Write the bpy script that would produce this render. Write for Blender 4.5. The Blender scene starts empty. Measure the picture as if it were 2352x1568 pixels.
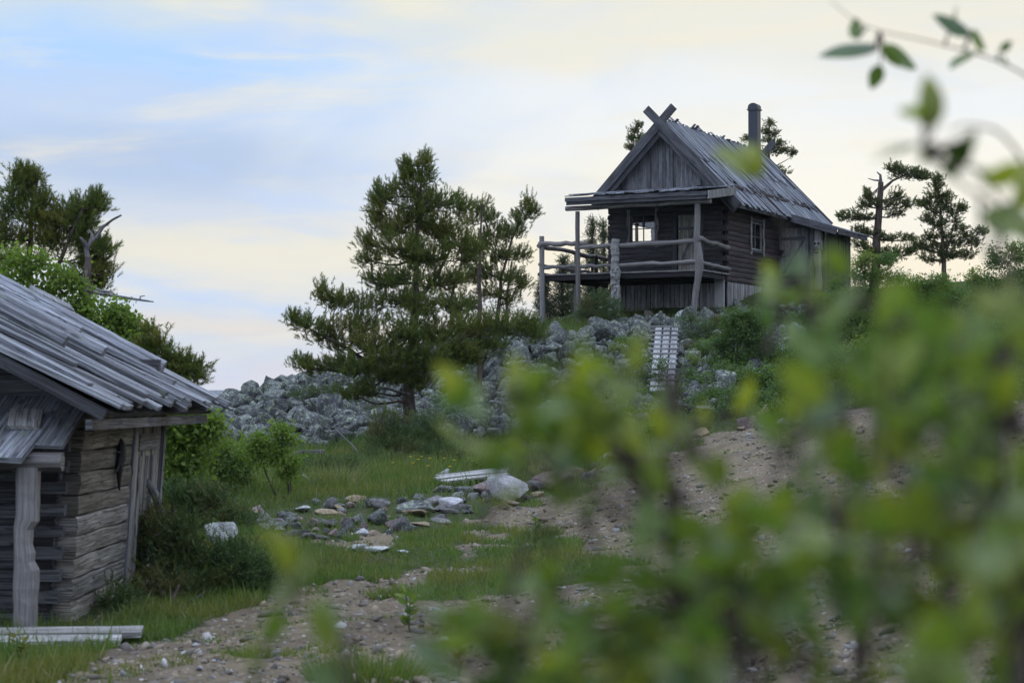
import bpy, math, random
import numpy as np
from mathutils import Vector, Matrix, noise as mnoise

# ------------------------------------------------------------------ camera
S = bpy.context.scene
CZ = 1.7                      # eye height (world z of the camera)
F = 4573.0                    # focal length in pixels of a 2352 x 1568 frame (70 mm on 36 mm)
HOR = 925.0
PITCH = math.atan((HOR-784)/F)
cam = bpy.data.cameras.new('camera')
camo = bpy.data.objects.new('camera', cam)
S.collection.objects.link(camo)
camo.location = (0, 0, CZ)
camo.rotation_euler = (math.pi/2+PITCH, 0, 0)
cam.lens = 70; cam.sensor_width = 36
cam.clip_start = 0.1; cam.clip_end = 20000
cam.dof.use_dof = True
cam.dof.focus_distance = 56
cam.dof.aperture_fstop = 4.5
S.camera = camo

# ------------------------------------------------------------------ world
SUN_AZ, SUN_EL = 17.0, 6.0
W = bpy.data.worlds.new('World'); S.world = W; W.use_nodes = True
nt = W.node_tree; nt.nodes.clear()
def N(t, **k):
    n = nt.nodes.new(t)
    for a, b in k.items(): setattr(n, a, b)
    return n
def L(a, b): nt.links.new(a, b)
def mth(op, a, b=None, c=None, clamp=False):
    n = N('ShaderNodeMath', operation=op); n.use_clamp = clamp
    for i, v in enumerate((a, b, c)):
        if v is None: continue
        if isinstance(v, (int, float)): n.inputs[i].default_value = v
        else: L(v, n.inputs[i])
    return n.outputs[0]
def ramp(fac, stops, interp='EASE'):
    n = N('ShaderNodeValToRGB'); cr = n.color_ramp; cr.interpolation = interp
    while len(cr.elements) > 1: cr.elements.remove(cr.elements[-1])
    for i, (p, c) in enumerate(stops):
        e = cr.elements[0] if i == 0 else cr.elements.new(p)
        e.position = p; e.color = (c[0], c[1], c[2], 1)
    L(fac, n.inputs[0]); return n.outputs[0]
def mixc(f, a, b, mode='MIX'):
    n = N('ShaderNodeMix', data_type='RGBA', blend_type=mode)
    for s, v in (('Factor', f), ('A', a), ('B', b)):
        sock = [i for i in n.inputs if i.name == s and (i.type == ('VALUE' if s == 'Factor' else 'RGBA'))][0]
        if isinstance(v, (int, float)): sock.default_value = v
        elif isinstance(v, tuple): sock.default_value = (*v, 1)
        else: L(v, sock)
    return [o for o in n.outputs if o.type == 'RGBA'][0]
def lin(r, g, b):
    f = lambda c: ((c/255+0.055)/1.055)**2.4 if c/255 > 0.04045 else c/255/12.92
    return (f(r), f(g), f(b))
tc = N('ShaderNodeTexCoord')
sep = N('ShaderNodeSeparateXYZ'); L(tc.outputs['Generated'], sep.inputs[0])
X, Y, Z = sep.outputs
az = mth('MULTIPLY', mth('ARCTAN2', X, Y), 57.29578)           # degrees to the right of the view
el = mth('MULTIPLY', mth('ARCSINE', Z), 57.29578)
# cloud coordinates : long streaks, tilted a little
def streak(sa, se, tilt, detail, seed, rough=0.55, dist=0.0):
    cb = N('ShaderNodeCombineXYZ')
    L(mth('MULTIPLY', az, sa), cb.inputs[0])
    L(mth('MULTIPLY', mth('ADD', el, mth('MULTIPLY', az, tilt)), se), cb.inputs[1])
    cb.inputs[2].default_value = seed
    n = N('ShaderNodeTexNoise'); n.inputs['Scale'].default_value = 1
    n.inputs['Detail'].default_value = detail; n.inputs['Roughness'].default_value = rough
    n.inputs['Distortion'].default_value = dist
    L(cb.outputs[0], n.inputs['Vector']); return n.outputs[0]
s1 = streak(.10, .42, .10, 5, 3.1, .5, .3)
s2 = streak(.16, .95, -.06, 6, 8.3, .55, .4)
s3 = streak(.22, .33, -.35, 4, 1.7, .5, .6)
elw = mth('ADD', el, mth('MULTIPLY', mth('SUBTRACT', s1, .5), 3.4))
t = mth('DIVIDE', mth('ADD', elw, 2.0), 26.0)                   # 0 .. 1 for -2 .. 24 deg
def el_stops(rows): return [((e+2)/26.0, lin(*c)) for e, c in rows]
left = ramp(t, el_stops([(-2, (222, 196, 184)), (0.5, (222, 208, 198)), (1.5, (200, 210, 220)), (2.4, (222, 214, 202)), (3.2, (204, 213, 222)),
                         (4.4, (226, 222, 206)), (5.2, (200, 209, 221)), (6.6, (176, 194, 220)), (8.2, (186, 205, 232)), (9.6, (172, 205, 244)), (11.0, (196, 212, 226)),
                         (12.0, (226, 224, 208)), (16, (150, 185, 225)), (24, (120, 155, 210))]))
right = ramp(t, el_stops([(-2, (240, 212, 170)), (1.5, (248, 224, 180)), (4.0, (246, 234, 204)), (6.0, (242, 238, 224)),
                          (8.5, (230, 233, 233)), (10.5, (228, 226, 214)), (13, (222, 222, 212)), (18, (180, 190, 205)), (24, (135, 155, 190))]))
azf = mth('DIVIDE', mth('ADD', mth('ADD', az, mth('MULTIPLY', mth('SUBTRACT', s3, .5), 12)), 11), 17, clamp=True)
azs = N('ShaderNodeMapRange', interpolation_type='SMOOTHSTEP'); L(azf, azs.inputs[0])
base = mixc(azs.outputs[0], left, right)
def band(x, lo, hi):
    m = N('ShaderNodeMapRange', interpolation_type='SMOOTHSTEP'); L(x, m.inputs[0])
    m.inputs[1].default_value = lo; m.inputs[2].default_value = hi; return m.outputs[0]
cream = band(s2, .44, .76); blue = band(streak(.12, .6, .12, 4, 5.5, .5, .3), .52, .68)
c = mixc(mth('MULTIPLY', cream, .6), base, lin(234, 226, 204))
c = mixc(mth('MULTIPLY', blue, mth('SUBTRACT', .55, mth('MULTIPLY', azs.outputs[0], .40))), c, lin(182, 206, 242))
# the rest of the sky, beside and behind the camera, and overhead: cool, brightened to light the scene
sky = N('ShaderNodeTexSky', sky_type='NISHITA'); sky.sun_disc = False
sky.sun_elevation = math.radians(SUN_EL); sky.sun_rotation = math.radians(SUN_AZ)
sky.altitude = 300; sky.dust_density = 2.0
skyb = mixc(1.0, sky.outputs[0], (0.10, 0.10, 0.10), 'MULTIPLY')
absaz = mth('ABSOLUTE', mth('SUBTRACT', az, 22))
away = mth('MAXIMUM', band(absaz, 38, 80), band(el, 14, 38))
ov = mth('ADD', mth('MULTIPLY', band(el, 0, 70), 1.05), .62)
cvv = N('ShaderNodeCombineXYZ')
for i_, k_ in enumerate((1.22, 1.42, 1.86)): L(mth('MULTIPLY', ov, k_), cvv.inputs[i_])
cool = mixc(.85, skyb, cvv.outputs[0])
c = mixc(away, c, cool)
bg = N('ShaderNodeBackground'); L(c, bg.inputs[0]); bg.inputs[1].default_value = 1.15
wo = N('ShaderNodeOutputWorld'); L(bg.outputs[0], wo.inputs[0])

sun = bpy.data.lights.new('sun', 'SUN'); sun.energy = 0.6; sun.angle = math.radians(12)
sun.color = (1.0, 0.82, 0.60)
suno = bpy.data.objects.new('sun', sun); S.collection.objects.link(suno)
sd = Vector((math.sin(math.radians(SUN_AZ))*math.cos(math.radians(SUN_EL)), math.cos(math.radians(SUN_AZ))*math.cos(math.radians(SUN_EL)), math.sin(math.radians(SUN_EL))))
suno.rotation_euler = sd.to_track_quat('Z', 'Y').to_euler()
S.view_settings.view_transform = 'Standard'; S.view_settings.look = 'None'
S.view_settings.exposure = 0.0; S.view_settings.gamma = 1.0
S.render.engine = 'CYCLES'
S.cycles.max_bounces = 6; S.cycles.transparent_max_bounces = 8; S.cycles.caustics_reflective = False; S.cycles.caustics_refractive = False
S.cycles.use_denoising = True

# ------------------------------------------------------------------ maths helpers
sp_, cp_ = math.sin(PITCH), math.cos(PITCH)
def P(px, py, y):
    """point on the sight line through (px,py) of the 2352x1568 frame at forward distance y"""
    dx, dy = (px-1176)/F, (784-py)/F
    d = (dx, cp_-dy*sp_, sp_+dy*cp_)
    s = y/d[1]
    return Vector((d[0]*s, y, CZ+d[2]*s))
def proj(x, y, z):
    z = z-CZ
    f = y*cp_+z*sp_; u = -y*sp_+z*cp_
    f = np.where(np.abs(f) < 1e-6, 1e-6, f)
    return 1176+F*x/f, 784-F*u/f

# terrain control: (px, py, distance)
CT = [(0,1568,12.1),(600,1568,12.1),(1200,1568,12.0),(1800,1568,11.4),(2352,1568,10.4),
 (0,1462,14.4),(160,1418,15.8),(260,1390,17.0),(350,1330,19.2),(-300,1340,19),(-500,1250,24),
 (600,1400,16.5),(1000,1380,17),(1400,1350,17.4),(1900,1330,16),(2352,1300,14.5),(2800,1350,12),
 (500,1252,22),(800,1232,23),(1150,1168,27),(1300,1212,23.8),(1480,1082,31),(1700,1120,27),(2000,1085,25),(2352,1000,23),(2800,950,22),
 (1700,992,37),(1950,945,34),(2352,880,32),(2800,800,32),
 (300,1180,28),(600,1130,30),(900,1085,34),(1100,1095,33),(1300,1055,37),
 (200,1010,42),(450,1010,44),(700,1022,42),(940,972,43),(1200,965,44),(1480,932,45),
 (470,957,58),(540,926,58),(600,900,58),(750,868,59),(900,838,60),(1050,803,61),(1240,760,56.5),(1300,850,51),(1100,900,50),(800,935,50),(1500,850,50),
 (1246,752,59.5),(1400,760,57.5),(1600,742,57.6),(1666,716,59.3),(1790,668,64),(1900,672,63),(1960,685,64),(1530,760,55),
 (1450,690,66),(2050,672,60),(2352,650,58),(1800,765,56),(2000,800,51),(2352,765,45),(1850,850,46),(2800,600,56)]
cx = [tuple(P(*c)) for c in CT]
cx += [(0,5,0.0),(-6,6,0.0),(8,6,.35),(-12,12,0.0),(0,-6,0),(-14,-4,0),(12,-6,.5),(14,8,1.2),
       (-30,40,-.8),(-30,60,-2.5),(-16,72,-1.8),(-6,74,1.2),(2,78,3.6),(10,82,5.2),(22,82,6.4),(36,80,6.6),(38,50,5.5),(30,28,3.6),
       (-40,90,-8),(-14,100,-7),(0,110,-3),(20,115,1.0),(45,110,2)]
CTRL = np.array(cx)
def tps_fit(P3, lam=0.003):
    n = len(P3); A = np.zeros((n+3, n+3))
    d = np.hypot(P3[:, None, 0]-P3[None, :, 0], P3[:, None, 1]-P3[None, :, 1])
    K = np.where(d > 0, d*d*np.log(np.maximum(d, 1e-9)), 0)
    A[:n, :n] = K+lam*np.eye(n)*10; A[:n, n] = 1; A[:n, n+1:] = P3[:, :2]; A[n:, :n] = A[:n, n:].T
    b = np.zeros(n+3); b[:n] = P3[:, 2]
    return np.linalg.solve(A, b)
TW = tps_fit(CTRL)
def tps(x, y):
    x = np.atleast_1d(np.asarray(x, float)); y = np.atleast_1d(np.asarray(y, float))
    out = TW[-3]+TW[-2]*x+TW[-1]*y
    for i in range(len(CTRL)):
        d2 = (x-CTRL[i, 0])**2+(y-CTRL[i, 1])**2
        out = out+TW[i]*0.5*d2*np.log(np.maximum(d2, 1e-12))
    return out
def sstep(a, b, x):
    t = np.clip((x-a)/(b-a), 0, 1); return t*t*(3-2*t)
def hgt(x, y):
    x = np.atleast_1d(np.asarray(x, float)); y = np.atleast_1d(np.asarray(y, float))
    xc = np.clip(x, -42, 46); yc = np.clip(y, -12, 115)
    z = tps(xc, yc)
    z = z+0.035*np.sin(x*1.9+.7*y)*np.sin(y*1.3-.4*x)+0.02*np.sin(x*4.3-y*2.1)*np.sin(y*3.7+x)
    r = np.hypot(x-0, y-45)
    far = -90+75*np.sin(x/900+1.3)*np.sin(y/1300+.6)
    ridge = sstep(3200, 5200, y)*(92+20*np.sin(x/330)+30*np.sin(x/950+2.0)+55*np.exp(-((x+690)/330)**2))*sstep(9000, 6500, y)
    z = z*(1-sstep(70, 330, r))+(far+ridge)*sstep(70, 700, r)
    return z
def H(x, y): return float(hgt(x, y)[0])
_Ys = np.arange(9.0, 110.0, 0.1)
def G(px, py):
    """where the sight line meets the ground"""
    dx, dy = (px-1176)/F, (784-py)/F
    k = cp_-dy*sp_
    xs = dx/k*_Ys; zs = CZ+(sp_+dy*cp_)/k*_Ys
    h = hgt(xs, _Ys)
    w = np.where(zs < h)[0]
    i = w[0] if len(w) else len(_Ys)-1
    return Vector((xs[i], _Ys[i], float(h[i])))

# ------------------------------------------------------------------ object helpers
COL = S.collection
def tag(o, label=None, cat=None, group=None, kind=None):
    if label: o['label'] = label
    if cat: o['category'] = cat
    if group: o['group'] = group
    if kind: o['kind'] = kind
    return o
def empty(name, loc, rz=0, **k):
    o = bpy.data.objects.new(name, None); COL.objects.link(o)
    o.location = loc; o.rotation_euler = (0, 0, rz); o.empty_display_size = .2
    return tag(o, **k)
def np_mesh(name, V, Fa, uv=None, uv2=None, mat=None, smooth=False):
    V = np.asarray(V, np.float32); Fa = np.asarray(Fa, np.int32); k = Fa.shape[1]; n = len(Fa)
    me = bpy.data.meshes.new(name)
    me.vertices.add(len(V)); me.vertices.foreach_set('co', V.ravel())
    me.loops.add(n*k); me.loops.foreach_set('vertex_index', Fa.ravel())
    me.polygons.add(n); me.polygons.foreach_set('loop_start', np.arange(0, n*k, k, dtype=np.int32))
    me.polygons.foreach_set('loop_total', np.full(n, k, np.int32))
    if smooth: me.polygons.foreach_set('use_smooth', np.ones(n, bool))
    if uv is not None:
        l = me.uv_layers.new(name='grain'); l.data.foreach_set('uv', np.asarray(uv, np.float32)[Fa.ravel()].ravel())
    if uv2 is not None:
        l = me.uv_layers.new(name='tint'); l.data.foreach_set('uv', np.asarray(uv2, np.float32)[Fa.ravel()].ravel())
    me.update(); me.validate()
    if mat: me.materials.append(mat)
    return me
def link(name, me, parent=None, loc=None, **k):
    o = bpy.data.objects.new(name, me); COL.objects.link(o)
    if parent: o.parent = parent
    if loc is not None: o.location = loc
    return tag(o, **k)

rnd = random.Random(7)
class MB:
    """collects swept bars / boards / plates as one mesh with grain uv and per piece tint"""
    def __init__(s): s.v = []; s.f = []; s.uv = []; s.t = []; s.sm = []
    def _tint(s): return (rnd.random(), rnd.random())
    def sweep(s, path, prof, up=(0, 0, 1), scales=None, tint=None, smooth=False, jit=0.0, caps=True, twist=0):
        path = [Vector(p) for p in path]; n = len(path); m = len(prof)
        tint = tint or s._tint(); uo = rnd.random()*50
        up = Vector(up); rings = []; L_ = 0; ls = []
        for i in range(n):
            if i: L_ += (path[i]-path[i-1]).length
            ls.append(L_)
            d = (path[min(i+1, n-1)]-path[max(i-1, 0)]).normalized()
            sx = d.cross(up)
            if sx.length < 1e-4: sx = d.cross(Vector((1, 0, 0)))
            sx.normalize(); sy = sx.cross(d).normalized()
            sc = scales[i] if scales else 1
            if not isinstance(sc, tuple): sc = (sc, sc)
            a = twist*i; ca, sa = math.cos(a), math.sin(a)
            ring = []
            for (x, y) in prof:
                x, y = x*ca-y*sa, x*sa+y*ca
                ring.append(path[i]+sx*(x*sc[0]+rnd.uniform(-jit, jit))+sy*(y*sc[1]+rnd.uniform(-jit, jit)))
            rings.append(ring)
        per = [0]
        for j in range(m):
            a, b = prof[j], prof[(j+1) % m]; per.append(per[-1]+math.hypot(a[0]-b[0], a[1]-b[1]))
        for i in range(n-1):
            for j in range(m):
                k = (j+1) % m; b = len(s.v)
                s.v += [rings[i][j], rings[i][k], rings[i+1][k], rings[i+1][j]]
                s.f.append((b, b+1, b+2, b+3))
                s.uv += [(ls[i]+uo, per[j]), (ls[i]+uo, per[j+1]), (ls[i+1]+uo, per[j+1]), (ls[i+1]+uo, per[j])]
                s.t += [tint]*4; s.sm.append(smooth)
        if caps:
            for ring, rev in ((rings[0], False), (rings[-1], True)):
                b = len(s.v); s.v += ring; idx = list(range(b, b+m))
                s.f.append(tuple(idx if rev else idx[::-1]))
                s.uv += [(uo+p[0], p[1]) for p in prof]; s.t += [tint]*m; s.sm.append(False)
        return s
    def box(s, c, size, tint=None, rot=None):
        """axis aligned in the local frame; grain along the longest side"""
        c = Vector(c); sx, sy, sz = size; tint = tint or s._tint()
        ax = max(range(3), key=lambda i: size[i])
        M = rot or Matrix.Identity(3)
        co = [Vector((x*sx/2, y*sy/2, z*sz/2)) for x in (-1, 1) for y in (-1, 1) for z in (-1, 1)]
        fs = [(0, 1, 3, 2), (4, 6, 7, 5), (0, 4, 5, 1), (2, 3, 7, 6), (0, 2, 6, 4), (1, 5, 7, 3)]
        uo = rnd.random()*50; o2 = [i for i in range(3) if i != ax]
        for f in fs:
            b = len(s.v)
            for i in f:
                s.v.append(c+M @ co[i]); s.uv.append((co[i][ax]+uo, co[i][o2[0]]+co[i][o2[1]]+2)); s.t.append(tint)
            s.f.append((b, b+1, b+2, b+3)); s.sm.append(False)
        return s
    def plate(s, pts, o, ux, uy, th, tint=None, grain='y'):
        """outline pts (2d, counter-clockwise) extruded by th along ux x uy"""
        o, ux, uy = Vector(o), Vector(ux), Vector(uy); nrm = ux.cross(uy).normalized()*th
        tint = tint or s._tint(); uo = rnd.random()*50
        A = [o+ux*p[0]+uy*p[1] for p in pts]; B = [a+nrm for a in A]; n = len(pts)
        g = (lambda p: (p[1]+uo, p[0])) if grain == 'y' else (lambda p: (p[0]+uo, p[1]))
        b = len(s.v); s.v += A; s.uv += [g(p) for p in pts]; s.t += [tint]*n; s.f.append(tuple(range(b, b+n))[::-1]); s.sm.append(False)
        b = len(s.v); s.v += B; s.uv += [g(p) for p in pts]; s.t += [tint]*n; s.f.append(tuple(range(b, b+n))); s.sm.append(False)
        for i in range(n):
            j = (i+1) % n; b = len(s.v)
            s.v += [A[i], A[j], B[j], B[i]]; s.f.append((b, b+1, b+2, b+3)); s.sm.append(False)
            s.uv += [g(pts[i]), g(pts[j]), g(pts[j]), g(pts[i])]; s.t += [tint]*4
        return s
    def build(s, name, mat, parent=None, xf=None, **k):
        me = bpy.data.meshes.new(name)
        vs = [tuple(xf(v)) for v in s.v] if xf else [tuple(v) for v in s.v]
        me.from_pydata(vs, [], s.f)
        a = me.uv_layers.new(name='grain'); b = me.uv_layers.new(name='tint')
        li = np.zeros(len(me.loops), np.int32); me.loops.foreach_get('vertex_index', li)
        a.data.foreach_set('uv', np.array(s.uv, np.float32)[li].ravel()); b.data.foreach_set('uv', np.array(s.t, np.float32)[li].ravel())
        me.polygons.foreach_set('use_smooth', s.sm)
        me.materials.append(mat)
        return link(name, me, parent, **k)
def rect(w, h, c=0.0):
    """board profile with clipped corners, w across, h thick"""
    if c <= 0: return [(-w/2, -h/2), (w/2, -h/2), (w/2, h/2), (-w/2, h/2)]
    return [(-w/2+c, -h/2), (w/2-c, -h/2), (w/2, -h/2+c), (w/2, h/2-c), (w/2-c, h/2), (-w/2+c, h/2), (-w/2, h/2-c), (-w/2, -h/2+c)]
def circ(r, n=8): return [(r*math.cos(2*math.pi*i/n), r*math.sin(2*math.pi*i/n)) for i in range(n)]
def wob(a, b, n, j, jz=None):
    a, b = Vector(a), Vector(b); jz = j if jz is None else jz
    out = []
    for i in range(n+1):
        t = i/n; w = 0 if i in (0, n) else 1
        out.append(a.lerp(b, t)+Vector((rnd.uniform(-j, j), rnd.uniform(-j, j), rnd.uniform(-jz, jz)))*w)
    return out

# ------------------------------------------------------------------ materials
def newmat(name):
    global nt
    m = bpy.data.materials.new(name); m.use_nodes = True; nt = m.node_tree; nt.nodes.clear(); return m
def uvn(name):
    n = N('ShaderNodeUVMap'); n.uv_map = name; return n.outputs[0]
def mapping(v, sc, loc=(0, 0, 0)):
    n = N('ShaderNodeMapping'); L(v, n.inputs[0]); n.inputs['Scale'].default_value = sc; n.inputs['Location'].default_value = loc; return n.outputs[0]
def noise(v, scale, detail=4, rough=.55, dist=0):
    n = N('ShaderNodeTexNoise'); n.inputs['Scale'].default_value = scale; n.inputs['Detail'].default_value = detail
    n.inputs['Roughness'].default_value = rough; n.inputs['Distortion'].default_value = dist
    if v is not None: L(v, n.inputs['Vector'])
    return n.outputs[0]
def bump(h, st, dist=.02):
    n = N('ShaderNodeBump'); n.inputs['Strength'].default_value = st; n.inputs['Distance'].default_value = dist; L(h, n.inputs['Height']); return n.outputs[0]
def pbsdf(col, rough=.8, normal=None, spec=.3, metallic=0):
    n = N('ShaderNodeBsdfPrincipled')
    for k, v in (('Base Color', col), ('Roughness', rough), ('Specular IOR Level', spec), ('Metallic', metallic)):
        if isinstance(v, tuple): n.inputs[k].default_value = (*v, 1)
        elif isinstance(v, (int, float)): n.inputs[k].default_value = v
        else: L(v, n.inputs[k])
    if normal is not None: L(normal, n.inputs['Normal'])
    return n.outputs[0]
def out(sh):
    o = N('ShaderNodeOutputMaterial'); L(sh, o.inputs[0])
def wood(name, dark, light, var=.35, knots=True, rough=.75, moss=0):
    m = newmat(name)
    g = uvn('grain'); tn = N('ShaderNodeSeparateXYZ'); L(uvn('tint'), tn.inputs[0])
    fib = noise(mapping(g, (1.3, 80, 1)), 1, 6, .66, .10)
    sta = noise(mapping(g, (1.1, 5, 1), (7, 3, 0)), 1, 4, .6)
    c = ramp(fib, [(.28, tuple(x*.45 for x in dark)), (.45, dark), (.68, light)], 'LINEAR')
    st = ramp(sta, [(.32, (.45, .42, .40)), (.6, (1.05, 1.05, 1.05))], 'LINEAR')
    c = mixc(.8, c, st, 'MULTIPLY')
    tv = mth('ADD', mth('MULTIPLY', tn.outputs[0], 2*var), 1-var)
    hs = N('ShaderNodeHueSaturation'); L(c, hs.inputs['Color']); L(tv, hs.inputs['Value'])
    L(mth('ADD', mth('MULTIPLY', tn.outputs[1], .7), .65), hs.inputs['Saturation']); c = hs.outputs[0]
    hgt_ = fib
    ck = noise(mapping(g, (.9, 24, 1), (3, 11, 0)), 1, 3, .5, .4)
    ckm = band(mth('ABSOLUTE', mth('SUBTRACT', ck, .5)), .022, .006)
    c = mixc(mth('MULTIPLY', ckm, .8), c, tuple(x*.18 for x in dark)); hgt_ = mth('SUBTRACT', fib, mth('MULTIPLY', ckm, .8))
    bl_ = noise(mapping(g, (2.2, 2.6, 1), (17, 5, 0)), 1, 6, .7)
    c = mixc(mth('MULTIPLY', band(bl_, .52, .70), .45), c, tuple(x*.4 for x in dark))
    if knots:
        v = N('ShaderNodeTexVoronoi'); v.inputs['Scale'].default_value = 1; L(mapping(g, (2.3, 7, 1)), v.inputs['Vector'])
        k = band(v.outputs['Distance'], .17, .07)
        c = mixc(mth('MULTIPLY', k, .75), c, tuple(x*.25 for x in dark))
    if moss:
        ms = band(noise(mapping(g, (3, 9, 1), (1, 9, 0)), 1, 5), .58, .72)
        c = mixc(mth('MULTIPLY', ms, moss), c, (.16, .19, .13))
    out(pbsdf(c, rough, bump(hgt_, .5, .006), .25)); return m
M = {}
M['hut_log'] = wood('dark_weathered_log', (.030, .029, .030), (.115, .108, .106), .35)
M['hut_side'] = wood('dark_red_log', (.030, .022, .022), (.088, .066, .062), .35)
M['hut_board'] = wood('grey_board', (.105, .105, .112), (.25, .25, .26), .40)
M['hut_skirt'] = wood('pale_grey_board', (.20, .195, .19), (.42, .41, .395), .3)
M['hut_trim'] = wood('trim_board', (.055, .055, .062), (.15, .15, .16), .3)
M['hut_roof'] = wood('roof_board', (.10, .108, .122), (.36, .38, .42), .45, knots=False, moss=.4)
M['hut_carve'] = wood('carved_wood', (.17, .165, .155), (.42, .41, .38), .2)
M['rail'] = wood('peeled_pole', (.13, .12, .115), (.36, .34, .32), .25)
M['shed_roof'] = wood('silver_roof_plank', (.12, .126, .138), (.42, .43, .455), .45, moss=.7)
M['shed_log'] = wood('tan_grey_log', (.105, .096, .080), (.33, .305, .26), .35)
M['shed_front'] = wood('shadow_side_log', (.05, .05, .055), (.17, .17, .175), .3)  # darker copy of the shed log, shade of the front wall painted in
M['dark_wood'] = wood('dark_wood', (.012, .011, .012), (.04, .036, .034), .3)
M['ramp'] = wood('weathered_ramp_plank', (.22, .22, .215), (.46, .46, .45), .3)
M['shed_door'] = wood('pale_door_plank', (.20, .185, .155), (.56, .52, .45), .3)
M['plank'] = wood('bleached_plank', (.24, .235, .22), (.52, .50, .46), .25)
def simple(name, col, rough=.6, metallic=0, spec=.4, bsc=0):
    m = newmat(name)
    tcn = N('ShaderNodeTexCoord'); n = noise(tcn.outputs['Object'], 6, 4)
    c = mixc(n, tuple(x*.75 for x in col), tuple(min(1, x*1.25) for x in col))
    out(pbsdf(c, rough, bump(n, .15, .01), spec, metallic)); return m
M['metal'] = simple('painted_metal', (.05, .055, .065), .45, .6)
M['iron'] = simple('rusty_iron', (.02, .018, .017), .7, .3)
M['concrete'] = simple('concrete', (.26, .26, .25), .9)
M['antler'] = simple('antler', (.20, .18, .16), .6)
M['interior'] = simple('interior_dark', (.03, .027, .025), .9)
m = newmat('window_glass')
a_ = N('ShaderNodeBsdfTransparent'); b_ = N('ShaderNodeBsdfGlossy'); b_.inputs['Roughness'].default_value = .03
fr = N('ShaderNodeFresnel'); mx = N('ShaderNodeMixShader'); L(mth('ADD', fr.outputs[0], .04), mx.inputs[0]); L(a_.outputs[0], mx.inputs[1]); L(b_.outputs[0], mx.inputs[2]); out(mx.outputs[0])
M['glass'] = m
def bark(name, c1, c2):
    m = newmat(name); t_ = N('ShaderNodeTexCoord')
    n = noise(mapping(t_.outputs['Object'], (9, 9, 2.5)), 1, 6, .65)
    n2 = noise(mapping(t_.outputs['Object'], (1.3, 1.3, 1.0)), 1, 3, .6)
    c = mixc(band(n, .35, .65), c1, c2); c = mixc(mth('MULTIPLY', n2, .4), c, tuple(x*.4 for x in c1))
    out(pbsdf(c, .9, bump(n, .9, .03), .1)); return m
M['pine_bark'] = bark('pine_bark', (.045, .034, .028), (.13, .10, .085))
M['birch_bark'] = bark('birch_bark', (.05, .045, .04), (.24, .22, .20))
M['dead_wood'] = bark('dead_wood', (.07, .065, .065), (.24, .23, .23))
M['twig'] = bark('twig_bark', (.035, .028, .022), (.09, .07, .055))
def leafm(name, ca, cb, cc, trans=.4, rough=.6, spec=.25):
    """ca..cb random per leaf, cc mixed in clump by clump"""
    m = newmat(name); s_ = N('ShaderNodeSeparateXYZ'); L(uvn('tint'), s_.inputs[0])
    c = mixc(s_.outputs[0], ca, cb); c = mixc(band(s_.outputs[1], .35, 1.0), c, cc)
    b = pbsdf(c, rough, None, spec)
    t_ = N('ShaderNodeBsdfTranslucent'); L(mixc(1.0, c, (1.5, 1.55, .75), 'MULTIPLY'), t_.inputs[0])
    x = N('ShaderNodeMixShader'); x.inputs[0].default_value = trans; L(b, x.inputs[1]); L(t_.outputs[0], x.inputs[2]); out(x.outputs[0]); return m
M['pine'] = leafm('pine_needles', (.052, .078, .018), (.112, .142, .030), (.140, .135, .028), .32)
M['pine_far'] = leafm('far_pine_needles', (.050, .066, .024), (.095, .115, .035), (.080, .085, .03), .3)
M['spruce'] = leafm('spruce_needles', (.026, .044, .022), (.055, .082, .032), (.05, .06, .028), .25)
M['juniper'] = leafm('juniper_needles', (.038, .072, .026), (.078, .122, .040), (.095, .090, .030), .25)
M['birch'] = leafm('birch_leaves', (.080, .135, .026), (.165, .235, .042), (.10, .15, .03), .5)
M['birch_dark'] = leafm('dark_birch_leaves', (.040, .080, .024), (.095, .150, .036), (.05, .085, .025), .4)
M['willow'] = leafm('willow_leaves', (.048, .095, .025), (.105, .170, .040), (.14, .18, .035), .4)
M['near'] = leafm('near_willow_leaves', (.042, .088, .022), (.120, .180, .032), (.200, .225, .028), .45, .38, .5)
M['grass'] = leafm('grass_blades', (.046, .088, .020), (.10, .155, .030), (.13, .135, .035), .35)
M['drygrass'] = leafm('dry_grass_blades', (.08, .11, .035), (.17, .18, .07), (.20, .18, .09), .3)
M['flower'] = simple('yellow_petal', (.75, .52, .02), .6)
M['redleaf'] = leafm('red_leaves', (.20, .04, .02), (.26, .10, .03), (.1, .1, .03), .35)
def rockm(name, c1, c2, lich, amt):
    m = newmat(name); t_ = N('ShaderNodeTexCoord'); oi = N('ShaderNodeObjectInfo')
    va = N('ShaderNodeVectorMath', operation='ADD'); L(t_.outputs['Object'], va.inputs[0])
    cb_ = N('ShaderNodeCombineXYZ'); L(mth('MULTIPLY', oi.outputs['Random'], 31), cb_.inputs[0]); L(cb_.outputs[0], va.inputs[1])
    v = va.outputs[0]
    a = noise(v, 2.2, 7, .65, .3); b = noise(v, 9, 6, .7); d = noise(v, 4.5, 7, .72, .6)
    c = mixc(band(a, .32, .68), c1, c2)
    c = mixc(mth('MULTIPLY', band(b, .60, .50), .5), c, tuple(x*.35 for x in c1))  # low spots of the bump painted dark as crevice shade
    c = mixc(mth('MULTIPLY', band(d, .52, .60), amt), c, lich)
    c = mixc(band(noise(v, 7, 6, .75), .62, .68), c, (.02, .02, .022))
    hs = N('ShaderNodeHueSaturation'); L(c, hs.inputs['Color']); sxx = N('ShaderNodeSeparateXYZ'); L(uvn('tint'), sxx.inputs[0]); L(mth('ADD', mth('MULTIPLY', mth('FRACT', mth('ADD', oi.outputs['Random'], sxx.outputs[0])), .7), .62), hs.inputs['Value'])
    out(pbsdf(hs.outputs[0], .9, bump(b, .6, .04), .2)); return m
M['scree'] = rockm('lichened_rock', (.055, .057, .058), (.175, .18, .182), (.235, .28, .17), .85)
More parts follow.
